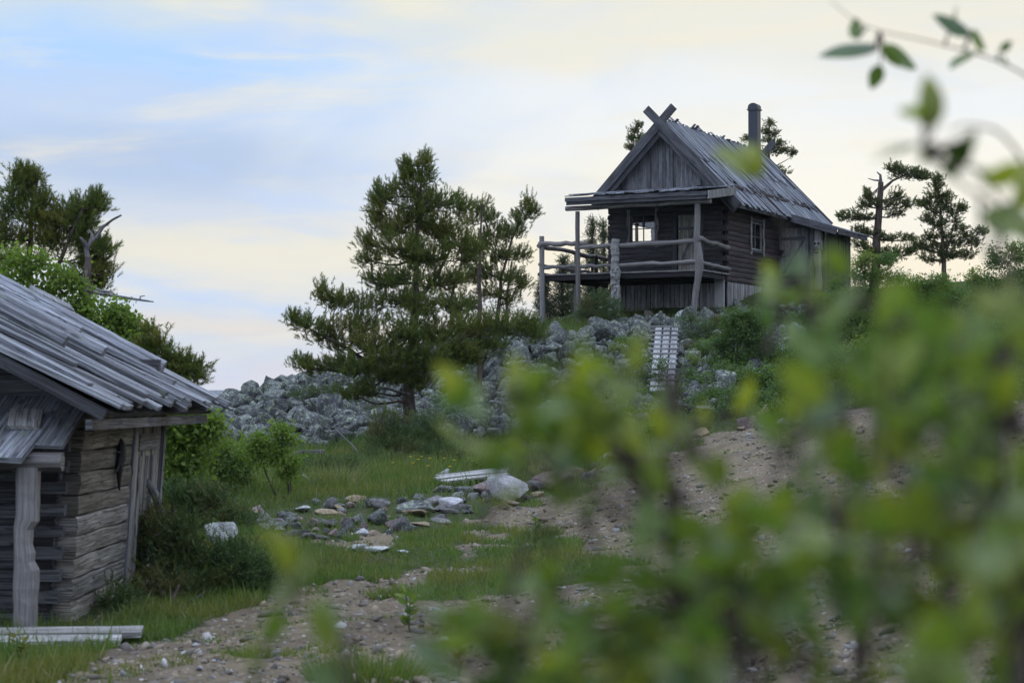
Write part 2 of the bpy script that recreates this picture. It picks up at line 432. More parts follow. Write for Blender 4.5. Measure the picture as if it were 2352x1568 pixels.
M['rock'] = rockm('grey_path_rock', (.09, .082, .085), (.22, .20, .20), (.22, .25, .17), .45)
M['rock_pink'] = rockm('pinkish_rock', (.17, .12, .11), (.34, .27, .25), (.3, .28, .24), .2)
M['rock_tan'] = rockm('ochre_rock', (.22, .165, .10), (.42, .34, .23), (.3, .3, .22), .2)
M['rock_white'] = rockm('white_rock', (.42, .41, .42), (.72, .70, .71), (.55, .53, .52), .3)
M['rock_speck'] = rockm('speckled_rock', (.24, .25, .24), (.55, .56, .54), (.36, .40, .30), .6)

# ------------------------------------------------------------------ ground
def inpoly(px, py, poly):
    px = np.asarray(px); py = np.asarray(py); r = np.zeros(px.shape, bool); n = len(poly)
    for i in range(n):
        x1, y1 = poly[i]; x2, y2 = poly[(i+1) % n]
        if y1 == y2: continue
        c = ((y1 > py) != (y2 > py)) & (px < (x2-x1)*(py-y1)/(y2-y1)+x1); r ^= c
    return r
GRAVEL = [[(-400, 1760), (120, 1560), (480, 1430), (560, 1390), (720, 1345), (860, 1330), (1100, 1292), (1150, 1300), (900, 1350), (930, 1380), (1200, 1360), (1500, 1300), (1600, 1330), (1500, 1500), (1300, 1700), (900, 2400), (-400, 2400)],
          [(1040, 1200), (1180, 1165), (1300, 1140), (1480, 1080), (1560, 1040), (1640, 995), (1760, 960), (2000, 935), (2352, 915), (3300, 850), (3300, 2400), (1500, 2400), (1480, 1400), (1560, 1330), (1500, 1290), (1320, 1280), (1330, 1235), (1100, 1225)],
          [(680, 1240), (900, 1225), (940, 1245), (860, 1262), (700, 1262)], [(1040, 1265), (1190, 1248), (1260, 1255), (1080, 1275)]]
SCREE = [(440, 945), (540, 905), (600, 878), (700, 855), (900, 800), (1150, 770), (1250, 770), (1350, 768), (1430, 746), (1560, 735), (1640, 724), (1700, 714), (1850, 710), (1880, 780), (1750, 860), (1650, 950), (1500, 960), (1400, 1010), (1250, 1040), (1050, 1010), (980, 990), (850, 1000), (760, 1030), (600, 1030), (500, 1010), (430, 985)]
GRASSY = [(700, 1045), (860, 1005), (930, 1060), (800, 1075)]
def gmask(x, y, z=None):
    if z is None: z = hgt(x, y)
    px, py = proj(x, y, z)
    # wander of the edges
    wx = 14*np.sin(x*2.3+y)+9*np.sin(x*5.1-y*3.3); wy = 9*np.sin(x*3.7+y*2.2)+6*np.sin(x*7.9+y*1.7)
    g = np.zeros(px.shape, bool)
    for p in GRAVEL: g |= inpoly(px+wx, py+wy, p)
    ok = (y > 6)
    return np.where(ok, g, x > .5), np.where(ok, inpoly(px, py, SCREE), False)
def axis(lo, hi, step, far, grow=1.16):
    a = list(np.arange(lo, hi, step)); s = step; v = hi
    while v < far: a.append(v); s *= grow; v += s
    s = step; v = lo-step; b = []
    while v > -far: b.append(v); s *= grow; v -= s
    return np.array(b[::-1]+a)
gx = axis(-14, 18, .13, 9000); gy = axis(9, 66, .13, 9000)
GX, GY = np.meshgrid(gx, gy); gz = hgt(GX.ravel(), GY.ravel())
gm, sm_ = gmask(GX.ravel(), GY.ravel(), gz)
rs = np.random.RandomState(3)
near = (GY.ravel() < 66) & (GY.ravel() > 9) & (np.abs(GX.ravel()-2) < 16)
gz = gz+np.where(near, rs.normal(0, .012, gz.shape)+.03*gm*0, 0)-np.where(sm_ & near, .12, 0)
nx, ny = len(gx), len(gy)
ii = (np.arange(ny-1)[:, None]*nx+np.arange(nx-1)[None, :]).ravel()
Fg = np.stack([ii, ii+1, ii+1+nx, ii+nx], 1)
# smooth the gravel mask
def blur(a, k):
    a = a.reshape(ny, nx).astype(float)
    for _ in range(k):
        a[1:-1, 1:-1] = (a[1:-1, 1:-1]*2+a[:-2, 1:-1]+a[2:, 1:-1]+a[1:-1, :-2]+a[1:-1, 2:])/6
    return a.ravel()
gmb = blur(gm, 3); smb = blur(sm_, 2)
m = newmat('ground_soil')
t_ = N('ShaderNodeTexCoord'); o_ = t_.outputs['Object']
at = N('ShaderNodeSeparateXYZ'); L(uvn('tint'), at.inputs[0])
nl = noise(o_, .9, 6, .6, .3); nf = noise(o_, 9, 6, .7); nv = noise(o_, 38, 4, .7)
vor = N('ShaderNodeTexVoronoi'); vor.inputs['Scale'].default_value = 17; L(o_, vor.inputs['Vector'])
soil = mixc(band(nl, .3, .7), (.100, .078, .050), (.200, .155, .096)); soil = mixc(mth('MULTIPLY', band(nf, .45, .7), .5), soil, (.29, .24, .165))
soil = mixc(mth('MULTIPLY', band(noise(o_, .45, 5, .65, .5), .48, .66), .55), soil, (.075, .060, .045)); soil = mixc(mth('MULTIPLY', nv, .6), soil, (.066, .053, .042))
peb = N('ShaderNodeSeparateXYZ'); L(vor.outputs['Color'], peb.inputs[0])
pc = mixc(peb.outputs[0], (.12, .11, .11), (.36, .33, .30))
soil = mixc(mth('MULTIPLY', band(vor.outputs['Distance'], .32, .2), band(peb.outputs[1], .55, .6)), soil, pc)
turf = mixc(band(nf, .3, .7), (.022, .034, .012), (.055, .062, .024)); turf = mixc(mth('MULTIPLY', band(nl, .5, .75), .5), turf, (.06, .05, .03))
gf = band(mth('ADD', at.outputs[0], mth('MULTIPLY', mth('SUBTRACT', nf, .5), .7)), .35, .6)
c = mixc(gf, turf, soil); c = mixc(at.outputs[1], c, (.03, .03, .032))
far_ = mixc(band(noise(o_, .004, 6, .6), .4, .6), (.03, .045, .035), (.06, .07, .055))
spo = N('ShaderNodeSeparateXYZ'); L(o_, spo.inputs[0]); c = mixc(band(spo.outputs[1], 110, 300), c, far_)
hb = mth('ADD', mth('MULTIPLY', nf, .7), mth('MULTIPLY', nv, .5))
out(pbsdf(c, .95, bump(hb, .8, .04), .1)); M['ground'] = m
me = np_mesh('ground', np.stack([GX.ravel(), GY.ravel(), gz], 1), Fg, None, np.stack([gmb, smb], 1), m, True)
link('ground', me, kind='structure')

# ------------------------------------------------------------------ scattering
def basis(d, roll):
    d = d/np.linalg.norm(d, axis=1, keepdims=True)
    a = np.where(np.abs(d[:, 2:3]) > .95, np.array([[1., 0, 0]]), np.array([[0, 0, 1.]]))
    x = np.cross(a, d); x /= np.linalg.norm(x, axis=1, keepdims=True); y = np.cross(d, x)
    c, s = np.cos(roll)[:, None], np.sin(roll)[:, None]
    return np.stack([x*c+y*s, -x*s+y*c, d], 2)      # columns
def scatter(tmpl, pos, dirs, scale, rs, t2=None):
    """merge instances of templates [(V,F)] -> V,F,tint"""
    n = len(pos); R = basis(np.asarray(dirs, float), rs.uniform(0, 6.283, n)); which = rs.randint(0, len(tmpl), n)
    Vs, Fs, Ts, off = [], [], [], 0
    if np.ndim(scale) == 1: scale = np.repeat(np.asarray(scale)[:, None], 3, 1)
    if t2 is None: t2 = rs.rand(n)
    t1 = rs.rand(n)
    for k, (tv, tf) in enumerate(tmpl):
        w = np.where(which == k)[0]
        if not len(w): continue
        v = tv[None, :, :]*scale[w][:, None, :]
        v = np.einsum('nij,nkj->nki', R[w], v)+pos[w][:, None, :]
        nv_ = len(tv); f = tf[None]+(np.arange(len(w))*nv_)[:, None, None]+off
        Vs.append(v.reshape(-1, 3)); Fs.append(f.reshape(-1, tf.shape[1])); off += len(w)*nv_
        Ts.append(np.repeat(np.stack([t1[w], t2[w]], 1), nv_, 0))
    return np.concatenate(Vs), np.concatenate(Fs), np.concatenate(Ts)
def tuft_t(rs, K, Ls, nl, w, tilt, straight=True):
    """a shoot along +z with K needles (thin triangles)"""
    V, Fc = [], []
    for k in range(K):
        a = rs.uniform(0, 6.283); h = Ls*(k+rs.rand())/K; ti = tilt*rs.uniform(.6, 1.3)
        d = np.array([math.cos(a)*math.sin(ti), math.sin(a)*math.sin(ti), math.cos(ti)])
        s = np.cross(d, rs.normal(size=3)); s /= np.linalg.norm(s); l = nl*rs.uniform(.7, 1.2)
        b = np.array([0, 0, h]); V += [b-s*w/2, b+s*w/2, b+d*l]; Fc.append((len(V)-3, len(V)-2, len(V)-1))
    return np.array(V), np.array(Fc)
def leaves_t(rs, K, rad, size, asp=.7):
    V, Fc = [], []
    for k in range(K):
        c = rs.normal(size=3)*rad*.6; d = rs.normal(size=3); d[2] -= .3; d /= np.linalg.norm(d)
        s = np.cross(d, rs.normal(size=3)); s /= np.linalg.norm(s); l = size*rs.uniform(.7, 1.25); b = len(V)
        V += [c, c+d*l*.45-s*l*asp/2, c+d*l, c+d*l*.45+s*l*asp/2]; Fc.append((b, b+1, b+2, b+3))
    return np.array(V), np.array(Fc)
trs = np.random.RandomState(11)
STY = {
 'pine':    dict(t=[tuft_t(trs, 34, .15, .060, .0085, .75) for _ in range(5)], mat='pine', up=.6, out=.6, m=9, tri=True),
 'farpine': dict(t=[tuft_t(trs, 14, .16, .09, .024, .9) for _ in range(5)], mat='pine_far', up=.6, out=.6, m=6, tri=True),
 'spruce':  dict(t=[tuft_t(trs, 10, .20, .05, .022, .8) for _ in range(4)], mat='spruce', up=-.05, out=1, m=6, tri=True),
 'juniper': dict(t=[tuft_t(trs, 16, .12, .035, .011, .7) for _ in range(5)], mat='juniper', up=.7, out=.7, m=8, tri=True),
 'birch':   dict(t=[leaves_t(trs, 5, .07, .055, .75) for _ in range(5)], mat='birch', up=.2, out=.6, m=7, tri=False),
 'birch_dark': dict(t=[leaves_t(trs, 5, .07, .055, .75) for _ in range(5)], mat='birch_dark', up=.2, out=.6, m=7, tri=False),
 'willow':  dict(t=[leaves_t(trs, 5, .07, .065, .42) for _ in range(5)], mat='willow', up=.5, out=.6, m=7, tri=False)}
def np_tube(paths, n=4):
    """paths: list of (points array, radii) -> one mesh arrays"""
    V, Fc = [], []
    for pts, rad in paths:
        b0 = len(V)
        for i, p in enumerate(pts):
            d = (pts[min(i+1, len(pts)-1)]-pts[max(i-1, 0)]); d = d.normalized() if d.length > 1e-9 else Vector((0, 0, 1))
            x = d.cross(Vector((.3, .9, .1))).normalized(); y = x.cross(d)
            for k in range(n):
                a = 2*math.pi*k/n; V.append(p+(x*math.cos(a)+y*math.sin(a))*rad[i])
        for i in range(len(pts)-1):
            for k in range(n):
                k2 = (k+1) % n; Fc.append((b0+i*n+k, b0+i*n+k2, b0+(i+1)*n+k2, b0+(i+1)*n+k))
    return np.array([tuple(v) for v in V]), np.array(Fc)
def bend(a, b, n, rise, j, rr):
    out_ = []
    ln = (b-a).length
    for i in range(n+1):
        t = i/n; p = a.lerp(b, t); p.z += rise*ln*4*t*(1-t)
        if 0 < i < n: p += Vector((rr.uniform(-j, j), rr.uniform(-j, j), rr.uniform(-j, j)))*ln
        out_.append(p)
    return out_
def plant(name, label, cat, stems, blobs, style, seed, group=None, dens=1.0, tsc=1.0, barkm='pine_bark', base=None, bare=None, sag=-.06, stemr=None):
    """stems: [(list of (px,py,Y) , r0, r1)]; blobs: (px,py,rx,ry,Y[,n]) radii in px"""
    rr = random.Random(seed); rs = np.random.RandomState(seed); st = STY[style]
    sp = []
    for pts, r0, r1 in stems:
        w = [P(*p) if not isinstance(p, Vector) else p.copy() for p in pts]
        if not sp: w[0].z = min(w[0].z, H(w[0].x, w[0].y)-.05); base = w[0].copy()
        # refine
        q = []
        for i in range(len(w)-1):
            for k in range(4):
                t = k/4; p = w[i].lerp(w[i+1], t)
                if k: p += Vector((rr.uniform(-1, 1), rr.uniform(-1, 1), 0))*(w[i+1]-w[i]).length*.02
                q.append(p)
        q.append(w[-1]); n = len(q)
        sp.append((q, [r0+(r1-r0)*(i/(n-1))**.9 for i in range(n)]))
    root = empty(name, base, label=label, cat=cat, group=group)
    off = np.array(base)
    for i, s in enumerate(sp):
        V, Fc = np_tube([s], 8)
        link('trunk' if style not in ('juniper', 'willow') and s[1][0] > .04 else 'stem', np_mesh('trunk', V-off, Fc, mat=M[barkm], smooth=True), root)
    allpts = [(p, r) for q, rads in sp for p, r in zip(q, rads)]
    limbs = []; tp, td, tt = [], [], []
    for b in blobs:
        px, py, rx, ry, Yd = b[:5]; k = Yd/F
        c_ = P(px, py, Yd); ax = Vector((rx*k, (rx+ry)*.5*k, ry*k))
        nb = int((b[5] if len(b) > 5 else 1)*dens*max(12, 230*(ax.x*ax.z)))
        # attach point: nearest stem point that is lower or level
        best = min(allpts, key=lambda q: (q[0]-c_).length+max(0, q[0].z-c_.z)*1.5)
        a = best[0]
        lp = bend(a, c_, 5, sag, .03, rr); lr = max(.008, min(best[1]*.55, .035))
        limbs.append((lp, [lr*(1-.7*i/5) for i in range(6)]))
        cl = rr.random()
        for _ in range(nb):
            d = Vector((rr.gauss(0, 1), rr.gauss(0, 1), rr.gauss(0, 1))).normalized()*(rr.uniform(.35, 1)**.5)
            e = c_+Vector((d.x*ax.x, d.y*ax.y, d.z*ax.z))
            s0 = lp[rr.choice((2, 3, 4, 5))] if (a-c_).length < 2.5*max(ax) else lp[rr.choice((4, 5))]
            bp = bend(s0, e, 3, -.08 if style != 'spruce' else .05, .05, rr)
            limbs.append((bp, [lr*.28, lr*.22, lr*.15, lr*.08]))
            bd = (e-s0).normalized() if (e-s0).length > .01 else Vector((0, 0, 1))
            mm = st['m']
            for q in range(mm):
                t = .35+.65*(q+1)/mm; p = bp[min(2, int(t*3))].lerp(bp[min(3, int(t*3)+1)], t*3-int(t*3)) if t < 1 else bp[3]
                jj = .09*tsc
                tp.append(tuple(p+Vector((rr.gauss(0, jj), rr.gauss(0, jj), rr.gauss(0, jj*.7)))))
                v = bd*st['out']+Vector((0, 0, st['up']))+Vector((rr.gauss(0, .45), rr.gauss(0, .45), rr.gauss(0, .3)))
                if v.length < .05: v = Vector((0, 0, 1))
                td.append(tuple(v)); tt.append(cl*.75+rr.random()*.25)
            if style == 'pine':
                for q in range(2):
                    tp.append(tuple(bp[3]+Vector((rr.gauss(0, .03), rr.gauss(0, .03), .02+.07*q)))); td.append((rr.gauss(0, .1)+bd.x*.25, rr.gauss(0, .1)+bd.y*.25, 1)); tt.append(cl*.4)
    if bare:
        for pts, r0, r1 in bare:
            w = [P(*p) for p in pts]; n = len(w)
            V, Fc = np_tube([(w, [r0+(r1-r0)*i/(n-1) for i in range(n)])], 7)
            link('dead_branch', np_mesh('dead_branch', V-off, Fc, mat=M['dead_wood'], smooth=True), root)
    V, Fc = np_tube(limbs, 4)
    link('branches', np_mesh('branches', V-off, Fc, mat=M[barkm if barkm != 'birch_bark' else 'twig'], smooth=True), root)
    tp = np.array(tp); td = np.array(td)
    V, Fc, T = scatter(st['t'], tp, td, rs.uniform(.7, 1.25, len(tp))*tsc, rs, np.array(tt))
    link('crown', np_mesh('crown', V-off, Fc, None, T, M[st['mat']]), root)
    return root
# ------------------------------------------------------------------ hut on the hill
def hut():
    YA = 60.0; A = P(1666, 633, YA); A.z = CZ+3.83
    R = empty('log_hut', A, -math.radians(27), label='weathered log hut with crossed bargeboards, metal chimney and railed porch, up on the stony hill', cat='hut')
    Wd, Ln = 3.80, 8.3                       # log body
    ZW = 2.62; AP = 4.70; SL = 1.035; XC = -1.92
    hole_f = (-3.09, -2.24, 1.10, 1.98); hole_s = (2.02, 3.06, .94, 1.82); door_f = (-1.56, -.78, .0, 1.92)
    holes_l = (1.0, 3.4, 1.02, 1.78)
    lp = [(-.07, -.075), (.05, -.078), (.072, -.04), (.078, 0), (.072, .045), (.05, .078), (-.07, .078)]
    def logs(mb, axis, fixed, a, b, z0, z1, hs, out_, alt, dark=False):
        z = z0; i = 0
        while z < z1-.02:
            h = rnd.uniform(.145, .165); zc = z+h/2
            ext = .07 if (i+alt) % 2 else -.07
            segs = [(a-ext*(1 if axis == 'x' else 1), b+ext)]
            for (h0, h1, hz0, hz1) in hs:
                if hz0 < zc < hz1:
                    segs = [s_ for (p, q) in segs for s_ in ((p, min(q, h0)), (max(p, h1), q)) if s_[1]-s_[0] > .03]
            t_ = mb._tint()
            prof = [(x*out_, y*h/.152) for x, y in lp]
            if out_ < 0: prof = prof[::-1]
            for p, q in segs:
                n = max(2, int((q-p)/.5))
                path = [((p+(q-p)*k/n, fixed+rnd.uniform(-.008, .008), zc+rnd.uniform(-.004, .004)) if axis == 'x' else (fixed+rnd.uniform(-.008, .008), p+(q-p)*k/n, zc+rnd.uniform(-.004, .004))) for k in range(n+1)]
                mb.sweep(path, prof, tint=t_, smooth=False, jit=.004)
            z += h; i += 1
    # profile x axis = d x up ; for axis x path (+x) d x z = -y => outward (front) is +prof x
    f = MB(); logs(f, 'x', 0, -Wd+.03, -.03, -.02, ZW, [hole_f, door_f], 1, 0); f.build('front_wall', M['hut_log'], R)
    g = MB(); logs(g, 'y', 0, .03, Ln, -.16, 2.72, [hole_s], 1, 1); g.build('side_wall', M['hut_side'], R)
    g = MB(); logs(g, 'y', -Wd, .03, Ln, -.02, 2.5, [holes_l], -1, 1); g.build('side_wall', M['hut_side'], R)
    g = MB(); logs(g, 'x', Ln, -Wd, 0, -.02, ZW, [], -1, 0); g.build('rear_wall', M['hut_side'], R)
    # log ends of the far wall showing past the left corner and door jamb
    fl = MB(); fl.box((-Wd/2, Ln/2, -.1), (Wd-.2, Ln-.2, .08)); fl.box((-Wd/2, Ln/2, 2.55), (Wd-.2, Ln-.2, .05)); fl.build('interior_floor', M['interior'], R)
    # gable boards
    g = MB(); x = -Wd-.10
    while x < .1:
        w = rnd.uniform(.10, .15); xc = x+w/2
        top = AP-.10-abs(xc-XC)*SL; bot = 2.62+rnd.choice((0, -.03, .05, .09, .14))+rnd.uniform(-.02, .02)
        if top-bot > .05:
            o = rnd.choice((0, .022, .03))
            dz = SL*w/2*(-1 if xc > XC else 1)
            g.plate([(-w/2+.004, 0), (w/2-.004, 0), (w/2-.004, top-bot+dz), (-w/2+.004, top-bot-dz)], (xc, -.12-o, bot), (1, 0, 0), (0, 0, 1), -.028)
        x += w
    g.build('gable', M['hut_board'], R)
    g = MB(); x = -Wd
    g.plate([(0, 0), (Wd, 0), (Wd/2, Wd/2*SL)], (-Wd, Ln+.05, 2.62), (1, 0, 0), (0, 0, 1), -.05); g.build('rear_gable', M['hut_board'], R)
    # windows
    def window(o, ux, hw, z0, z1, nrm, carve, seedw):
        """o: centre-bottom on wall face"""
        random.seed(seedw); ux = Vector(ux); nrm = Vector(nrm); o = Vector(o); hgt_ = z1-z0
        fr = MB()
        rot = Matrix((ux, nrm.cross(ux) if False else Vector((0, 0, 1)).cross(ux), (0, 0, 1))).transposed()
        for sx in (-1, 1): fr.box(o+ux*sx*(hw-.02)+Vector((0, 0, hgt_/2)), (.05, .07, hgt_), rot=rot)
        for zz in (.025, hgt_-.025): fr.box(o+Vector((0, 0, zz)), (2*hw-.10, .07, .05), rot=rot)
        fo = fr.build('window', M[carve], R)
        mu = MB(); mu.box(o+Vector((0, 0, hgt_/2)), (.028, .035, hgt_-.1), rot=rot)
        for sx in (-1, 1): mu.box(o+ux*sx*(hw/2-.006)+Vector((0, 0, hgt_*.48)), (hw-.062, .031, .026), rot=rot)
        mu.build('muntin', M['hut_board'], fo)
        gl = MB()
        for sx in (-1, 1):
            for k, (a, b) in enumerate(((.05, hgt_*.46), (hgt_*.5, hgt_-.05))):
                c = o+ux*sx*(hw/2)+Vector((0, 0, (a+b)/2)); gl.box(c-nrm*.004, (hw-.09, .006, b-a), rot=rot)
        gl.build('pane', M['glass'], fo)
        # wavy carved side trims
        for sx in (-1, 1):
            pts_in, pts_out = [], []
            n = 12
            for i in range(n+1):
                t = i/n; zz = -.16+(hgt_+.30)*t
                wv = .085+.028*math.sin(t*7.5+sx*1.2+seedw)+.02*math.sin(t*13+seedw*2)+(.035 if i in (0, n) else 0)
                pts_in.append((sx*(hw-.01), zz)); pts_out.append((sx*(hw+wv), zz))
            pts = pts_in+pts_out[::-1]
            if sx > 0: pts = pts[::-1] 
            if nrm.dot(Vector((0, 0, 1)).cross(ux)) > 0: pts = pts[::-1]
            t_ = MB(); t_.plate(pts, o+nrm*.075, ux, (0, 0, 1), .03 if ux.cross(Vector((0, 0, 1))).dot(nrm) > 0 else -.03)
            t_.build('window_trim', M['hut_carve'], fo)
        for zz, ww in ((-.045, 2*hw+.05), (hgt_+.05, 2*hw+.02)):
            t_ = MB(); t_.box(o+nrm*.085+Vector((0, 0, zz)), (ww, .03, .08), rot=rot); t_.build('window_rail', M['hut_trim'], fo)
    window(((hole_f[0]+hole_f[1])/2, -.02, hole_f[2]), (1, 0, 0), (hole_f[1]-hole_f[0])/2, hole_f[2], hole_f[3], (0, -1, 0), 'hut_board', 3)
    window((.02, (hole_s[0]+hole_s[1])/2, hole_s[2]), (0, 1, 0), (hole_s[1]-hole_s[0])/2, hole_s[2], hole_s[3], (1, 0, 0), 'hut_carve', 5)
    # front door
    d = MB(); x = door_f[0]+.06
    for w in (.13, .12, .14, .12, .13): d.box((x+w/2, -.05, .97), (w-.006, .04, 1.82)); x += w
    do = d.build('door', M['shed_door'], R)
    b = MB()
    for z in (.42, 1.48): b.box((-1.17, -.084, z), (.60, .025, .09))
    b.plate([(-1.42, .50), (-1.34, .50), (-.93, 1.40), (-1.01, 1.40)], (0, -.075, 0), (1, 0, 0), (0, 0, 1), .022)
    b.build('brace', M['hut_board'], do)
    h = MB(); h.sweep([(-1.44, -.09, 1.35), (-1.40, -.16, 1.22), (-1.41, -.15, 1.05), (-1.45, -.09, .95)], circ(.022, 6)); h.build('handle', M['hut_carve'], do)
    for sx, xx in ((-1, door_f[0]), (1, door_f[1])):
        pi, po = [], []
        for i in range(15):
            t = i/14; zz = .03+1.88*t
            pi.append((xx+sx*-.02+.0, zz)); po.append((xx+sx*(.12+.025*math.sin(t*15+sx)), zz))
        pts = pi+po[::-1]
        if sx < 0: pts = pts[::-1]
        t_ = MB(); t_.plate(pts[::-1], (0, -.07, 0), (1, 0, 0), (0, 0, 1), .03); t_.build('door_trim', M['hut_trim'], R)
    # main roof : boards down both slopes in three overlapping tiers
    ang = math.atan(SL); Y0, Y1 = -.42, 8.55
    def slope(mb, sgn, eave):
        dn = Vector((sgn*math.cos(ang), 0, -math.sin(ang))); up = Vector((sgn*math.sin(ang), 0, math.cos(ang)))
        Ls = (eave+.02)/math.cos(ang); apex = Vector((XC, 0, AP))
        tiers = [(Ls*.62, Ls, .0), (Ls*.25, Ls*.72, .035), (-.05, Ls*.40, .07)]
        for ti, (a, b, off) in enumerate(tiers):
            y = Y0
            while y < Y1:
                w = rnd.uniform(.09, .17)
                o = off+rnd.choice((0, .02, .035))
                aa = a+(rnd.uniform(-.12, .03) if ti == 2 else 0)
                if ti == 2 and rnd.random() < .10: aa -= rnd.uniform(.12, .30)
                bb = b+rnd.uniform(-.10, .14)*(1 if ti == 0 else 2.6)
                tl = rnd.uniform(-.03, .03)
                p = apex+dn*aa+up*o+Vector((0, y+w/2, 0)); q = apex+dn*bb+up*(o+rnd.uniform(-.005, .03))+Vector((0, y+w/2+tl, 0))
                m_ = p.lerp(q, .5)+up*rnd.uniform(-.012, .012)
                mb.sweep([p, m_, q], rect(w*1.05, .028), up=tuple(up), jit=.003)
                y += w*.93
    r = MB(); slope(r, 1, 2.48); slope(r, -1, 2.24)
    # deck boards under the tiers
    ro = r.build('roof', M['hut_roof'], R)
    s_ = MB()
    for sgn, e in ((1, 2.44), (-1, 2.20)):
        dn = Vector((sgn*math.cos(ang), 0, -math.sin(ang))); up = Vector((sgn*math.sin(ang), 0, math.cos(ang))); ap = Vector((XC, 0, AP))
        L_ = e/math.cos(ang)
        a = ap+dn*.02-up*.045; b_ = ap+dn*L_-up*.045
        y = Y0+.05
        s_.sweep([a+Vector((0, (Y0+Y1)/2, 0)), b_+Vector((0, (Y0+Y1)/2, 0))], rect(Y1-Y0-.12, .03), up=tuple(up))
    s_.build('roof_sheathing', M['dark_wood'], ro)
    # eave beam
    e = MB(); e.sweep([(.50, -.36, 2.10), (.50, 4.3, 2.10)], rect(.05, .17)); e.build('eave_board', M['hut_trim'], ro)
    # bargeboards
    for yy, ext, wd, off in ((-.50, 1, .26, 0), (-.455, 0, .22, -.17)):
        for sgn in (1, -1):
            dn = Vector((sgn*math.cos(ang), 0, -math.sin(ang))); up = Vector((sgn*math.sin(ang), 0, math.cos(ang)))
            tip = (-.62 if sgn > 0 else -.66) if ext else .12
            Ls = (2.56 if sgn > 0 else 2.30)/math.cos(ang)
            y_ = yy-(.05 if (sgn > 0 and ext) else 0)+(.02 if not ext and sgn < 0 else 0)
            a = Vector((XC, y_, AP))+dn*tip+up*(off-.03+.02); b_ = Vector((XC, y_, AP))+dn*Ls+up*(off-.03+.02)
            bb = MB(); bb.sweep([a, a.lerp(b_, .5)+up*.01, b_], rect(.04, wd), up=tuple(up)); bb.build('bargeboard', M['hut_trim'], ro)
    for sgn in (1, -1):
        dn = Vector((sgn*math.cos(ang), 0, -math.sin(ang))); up = Vector((sgn*math.sin(ang), 0, math.cos(ang)))
        y_ = Y1+.06+(.05 if sgn > 0 else 0)
        a = Vector((XC, y_, AP))+dn*-.62; b_ = Vector((XC, y_, AP))+dn*3.5
        bb = MB(); bb.sweep([a, b_], rect(.04, .24), up=tuple(up)); bb.build('bargeboard', M['hut_trim'], ro)
    # chimney
    c0 = Vector((XC+.80, 5.67, 0)); ch = MB(); ch.box(c0+Vector((0, 0, 4.62)), (.32, .32, 2.45)); ch.box(c0+Vector((0, 0, 5.0)), (.33, .33, .03)); ch.box(c0+Vector((0, 0, 4.05)), (.36, .36, .35)); co = ch.build('chimney', M['metal'], R)
    k = MB(); k.box(c0+Vector((0, 0, 5.84)), (.39, .39, .045))
    pr = [(-.17, 0)]+[(-.17*math.cos(math.pi*i/10), .06+.13*math.sin(math.pi*i/10)) for i in range(11)]+[(.17, 0)]
    k.sweep([c0+Vector((0, -.17, 5.865)), c0+Vector((0, .17, 5.865))], pr, up=(0, 0, 1)); k.build('chimney_cap', M['metal'], co)
    # annex (lean-to with door) on the right side
    y0 = 4.75; an = MB(); x = .08
    while x < 1.70:
        w = rnd.uniform(.09, .13); top = 2.14-.32*(x+w/2-.75)-.05
        z0 = -.35
        if .10 < x+w/2 < .96: z0 = 1.78
        an.box((x+w/2, y0-rnd.choice((0, .02)), (top+z0)/2), (w-.006, .035, top-z0)); x += w
    ao = an.build('annex', M['hut_board'], R)
    sd_ = MB(); y = y0+.03
    while y < 6.95:
        w = rnd.uniform(.09, .13); sd_.box((1.70+rnd.choice((0, .025)), y+w/2, .65), (.03, w*.8, 2.1)); y += w
    sd_.box((1.64, (y0+7)/2, .62), (.02, 2.1, 2.08)); sd_.build('annex_side_wall', M['hut_trim'], ao)
    dd = MB(); x = .13
    for w in (.14, .15, .13, .15, .13, .13): dd.box((x+w/2, y0-.03, .92), (w-.006, .035, 1.72)); x += w
    ado = dd.build('annex_door', M['hut_skirt'], R)
    bb = MB()
    for z in (1.45, .22): bb.box((.545, y0-.062, z), (.84, .028, .10))
    bb.plate([(.15, .30), (.23, .30), (.93, 1.38), (.85, 1.38)], (0, y0-.052, 0), (1, 0, 0), (0, 0, 1), .025)
    bb.build('brace', M['hut_trim'], ado)
    fr = MB(); fr.box((.06, y0-.04, .85), (.09, .07, 2.2)); fr.box((1.01, y0-.04, .85), (.09, .07, 2.0)); fr.box((.54, y0-.05, 1.82), (.86, .07, .06)); fr.box((.5, y0-.04, .02), (.84, .06, .07)); fr.build('door_frame', M['hut_board'], ado)
    h = MB(); h.sweep([(.16, y0-.08, .86), (.30, y0-.13, .90), (.44, y0-.09, .98)], circ(.022, 6)); h.build('handle', M['hut_carve'], ado)
    lk = MB(); lk.plate([(0, .02), (.10, -.02), (.16, .05), (.21, .16), (.03, .15)], (.05, y0-.085, .93), (1, 0, 0), (0, 0, 1), .03); lk.build('latch', M['iron'], ado)
    ar = MB(); sl = Vector((1, 0, -.32)).normalized(); up = Vector((.32, 0, 1)).normalized()
    y = 4.32
    while y < 7.4:
        w = rnd.uniform(.11, .17)
        a = Vector((.05, y+w/2, 2.36)); b_ = a+sl*(2.28+rnd.uniform(-.06, .05))
        ar.sweep([a, a.lerp(b_, .5), b_], rect(w*1.04, .03), up=tuple(up), jit=.005); y += w*.95
    aro = ar.build('annex_roof', M['hut_roof'], R)
    fb = MB(); fb.sweep([(.62, 4.27, 2.08), (2.13, 4.27, 2.08-1.51*.32)], rect(.045, .24), up=(0, 0, 1)); fb.build('annex_bargeboard', M['hut_trim'], aro)
    fb = MB(); fb.sweep([(2.17, 4.3, 1.585), (2.17, 7.35, 1.585)], rect(.045, .16), up=(0, 0, 1)); fb.build('annex_fascia', M['hut_trim'], aro)
